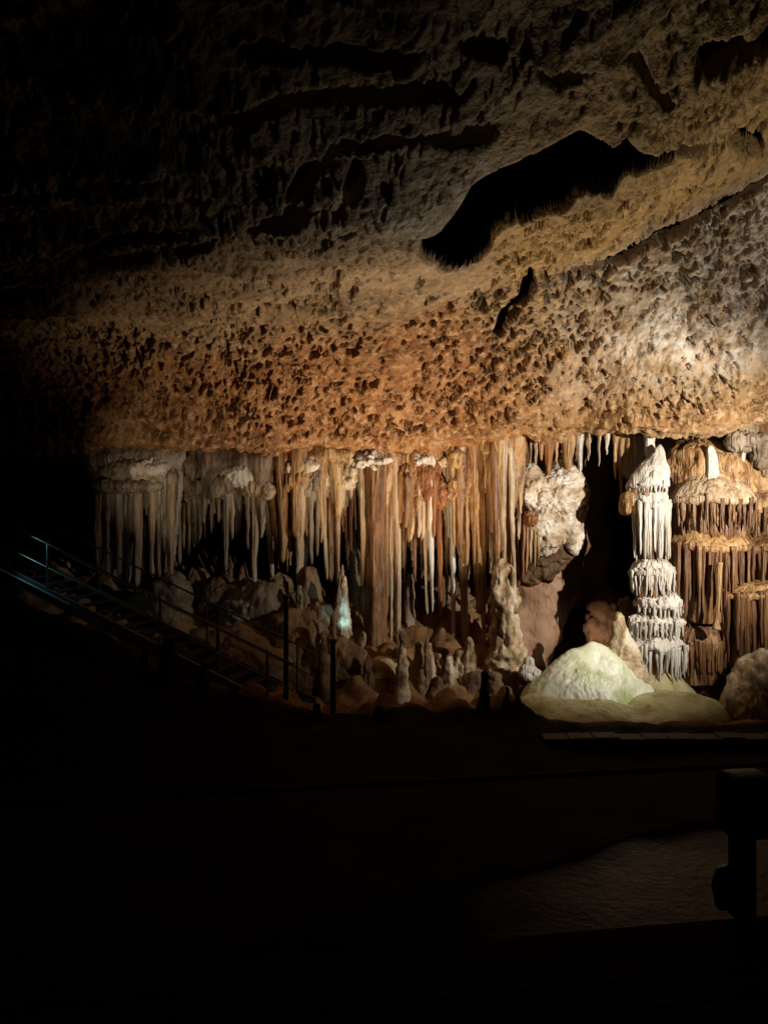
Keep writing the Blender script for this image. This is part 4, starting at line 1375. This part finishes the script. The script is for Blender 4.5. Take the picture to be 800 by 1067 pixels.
# viewing deck at the bottom of the view
e0, e1 = at(150, 1022, 2.86), at(1000, 944, 3.36)
e0[2] = e1[2] = 0.0
dd = e1 - e0
L0 = np.linalg.norm(dd)
ra = math.atan2(dd[1], dd[0])
nrm = np.array([math.sin(ra), -math.cos(ra), 0])
deck = tag(empty('viewing_deck', (e0 + e1) / 2), 'black timber viewing deck filling the bottom of the picture', 'deck')
DW = stone('black_timber', [(.3, (.010, .008, .007)), (.55, (.018, .015, .012)), (.75, (.025, .02, .016))], 3, (1, 1, 1), .8, .3, 20, spec=.03)[0]
for i in range(16):
    c = (e0 + e1) / 2 + nrm * (.08 + .155 * i) + np.array([0, 0, -.025])
    MB().box(c, (L0 * 1.6, .145, .05), ra, bev=.006).build('plank', DW, deck, smooth=False)
MB().box((e0 + e1) / 2 + nrm * -.03 + [0, 0, -.12], (L0 * 1.6, .05, .22), ra, bev=.006).build('edge_beam', DW, deck, smooth=False)

rail = tag(empty('railing', at(773, 962, 3.25)), 'low dark railing on the deck edge with stout post and lamp box', 'railing')
pb_ = at(773, 962, 3.25)
pb_[2] = 0
rzp = ra
PW = 20 * 3.25 / F
MB().box(pb_ + [0, 0, .30], (PW, PW, .60), rzp, bev=.008).build('post', DW, rail, smooth=False)
lb = MB().box(pb_ + [.0, -.01, .50], (.17, .16, .27), rzp, bev=.02).build('lamp_box', IRON, rail, smooth=False)
MB().box(pb_ + [-.06, -.13, .56], (.03, .02, .05), rzp, bev=.004).build('latch', STEEL, lb, smooth=False)
mb = MB()
mb.tube(np.array([pb_ + [-.055, 0, .21], pb_ + [-.085, -.01, .20], pb_ + [-.095, -.01, .13], pb_ + [-.085, -.01, .06], pb_ + [-.055, 0, .05]]), np.array([.02, .035, .04, .035, .02]), 12)
mb.build('bracket', IRON, rail)
ux = dd / L0
mb = MB()
mb.tube(np.array([pb_ + ux * q + [0, 0, .655] for q in np.linspace(-3.2, 1.6, 14)]), np.full(14, .012), 10)
mb.build('top_rail', RUSTI, rail)

# ------------------------------------------------------------------ world, lights, camera
sc = bpy.context.scene
w = bpy.data.worlds.new('World')
sc.world = w
w.use_nodes = True
w.node_tree.nodes['Background'].inputs[0].default_value = (.02, .03, .05, 1)
w.node_tree.nodes['Background'].inputs[1].default_value = 0.002


def spot(name, loc, target, energy, col, size=80, blend=.6, radius=.06):
    l = bpy.data.lights.new(name, 'SPOT')
    l.energy = energy
    l.color = col
    l.spot_size = math.radians(size)
    l.spot_blend = blend
    l.shadow_soft_size = radius
    o = bpy.data.objects.new(name, l)
    o.location = [float(q) for q in loc]
    from mathutils import Vector
    d = Vector([float(q) for q in (np.asarray(target) - np.asarray(loc))])
    o.rotation_euler = d.to_track_quat('-Z', 'Y').to_euler()
    C.objects.link(o)
    return o


WARM = (1.0, .80, .56)
AMBER = (1.0, .72, .46)
NEUT = (1.0, .90, .76)
spot('flood_lamp_right', (8.2, 9.4, 2.6), at(620, 520, 16), 3800, NEUT, 80, .9, .05)
spot('flood_lamp_ceiling', (10.6, 10.2, 0), at(790, 225, 12.8), 1350, NEUT, 52, 1.0)
spot('flood_lamp_roof', at(672, 738, 13.5), at(560, 208, 10.6), 1500, (1, .87, .66), 63, 1.0)
spot('flood_lamp_middle', at(440, 730, 12.9), at(420, 372, 14.5), 1900, AMBER, 100, 1.0)
spot('flood_lamp_left', at(110, 600, 12.4), at(185, 485, 16.0), 190, WARM, 56, 1.0)
spot('mound_lamp', at(720, 620, 12.0), at(625, 690, 14.6), 85, (1, .99, .86), 50, .9)
spot('recess_fill', at(598, 705, 17.2), at(648, 640, 18.8), 170, AMBER, 100, .9)  # added fill light that brightens the rock deep in the recess
spot('blue_lamp', at(364, 655, 14.75), at(358, 640, 15.35), 22, (.50, .92, 1.0), 62, 1.0, .03)
spot('stair_lamp', at(20, 560, 14.0), at(70, 615, 14.6), 12, (.35, .85, 1.0), 100, .8)

cd = bpy.data.cameras.new('camera')
cam = bpy.data.objects.new('camera', cd)
C.objects.link(cam)
cam.location = (0, 0, CZ)
cam.rotation_euler = (PI / 2, 0, 0)
cd.sensor_fit = 'HORIZONTAL'
cd.sensor_width = 36
cd.lens = 36 * F / 800.0
cd.clip_end = 200
cd.clip_start = .05
sc.camera = cam
for o in sc.objects:
    if '_w' in o:
        del o['_w']
sc.view_settings.view_transform = 'Standard'
sc.view_settings.look = 'None'
sc.view_settings.exposure = 0
sc.view_settings.gamma = 1
sc.view_settings.use_curve_mapping = False
sc.cycles.use_denoising = True
sc.cycles.max_bounces = 5
sc.cycles.diffuse_bounces = 3
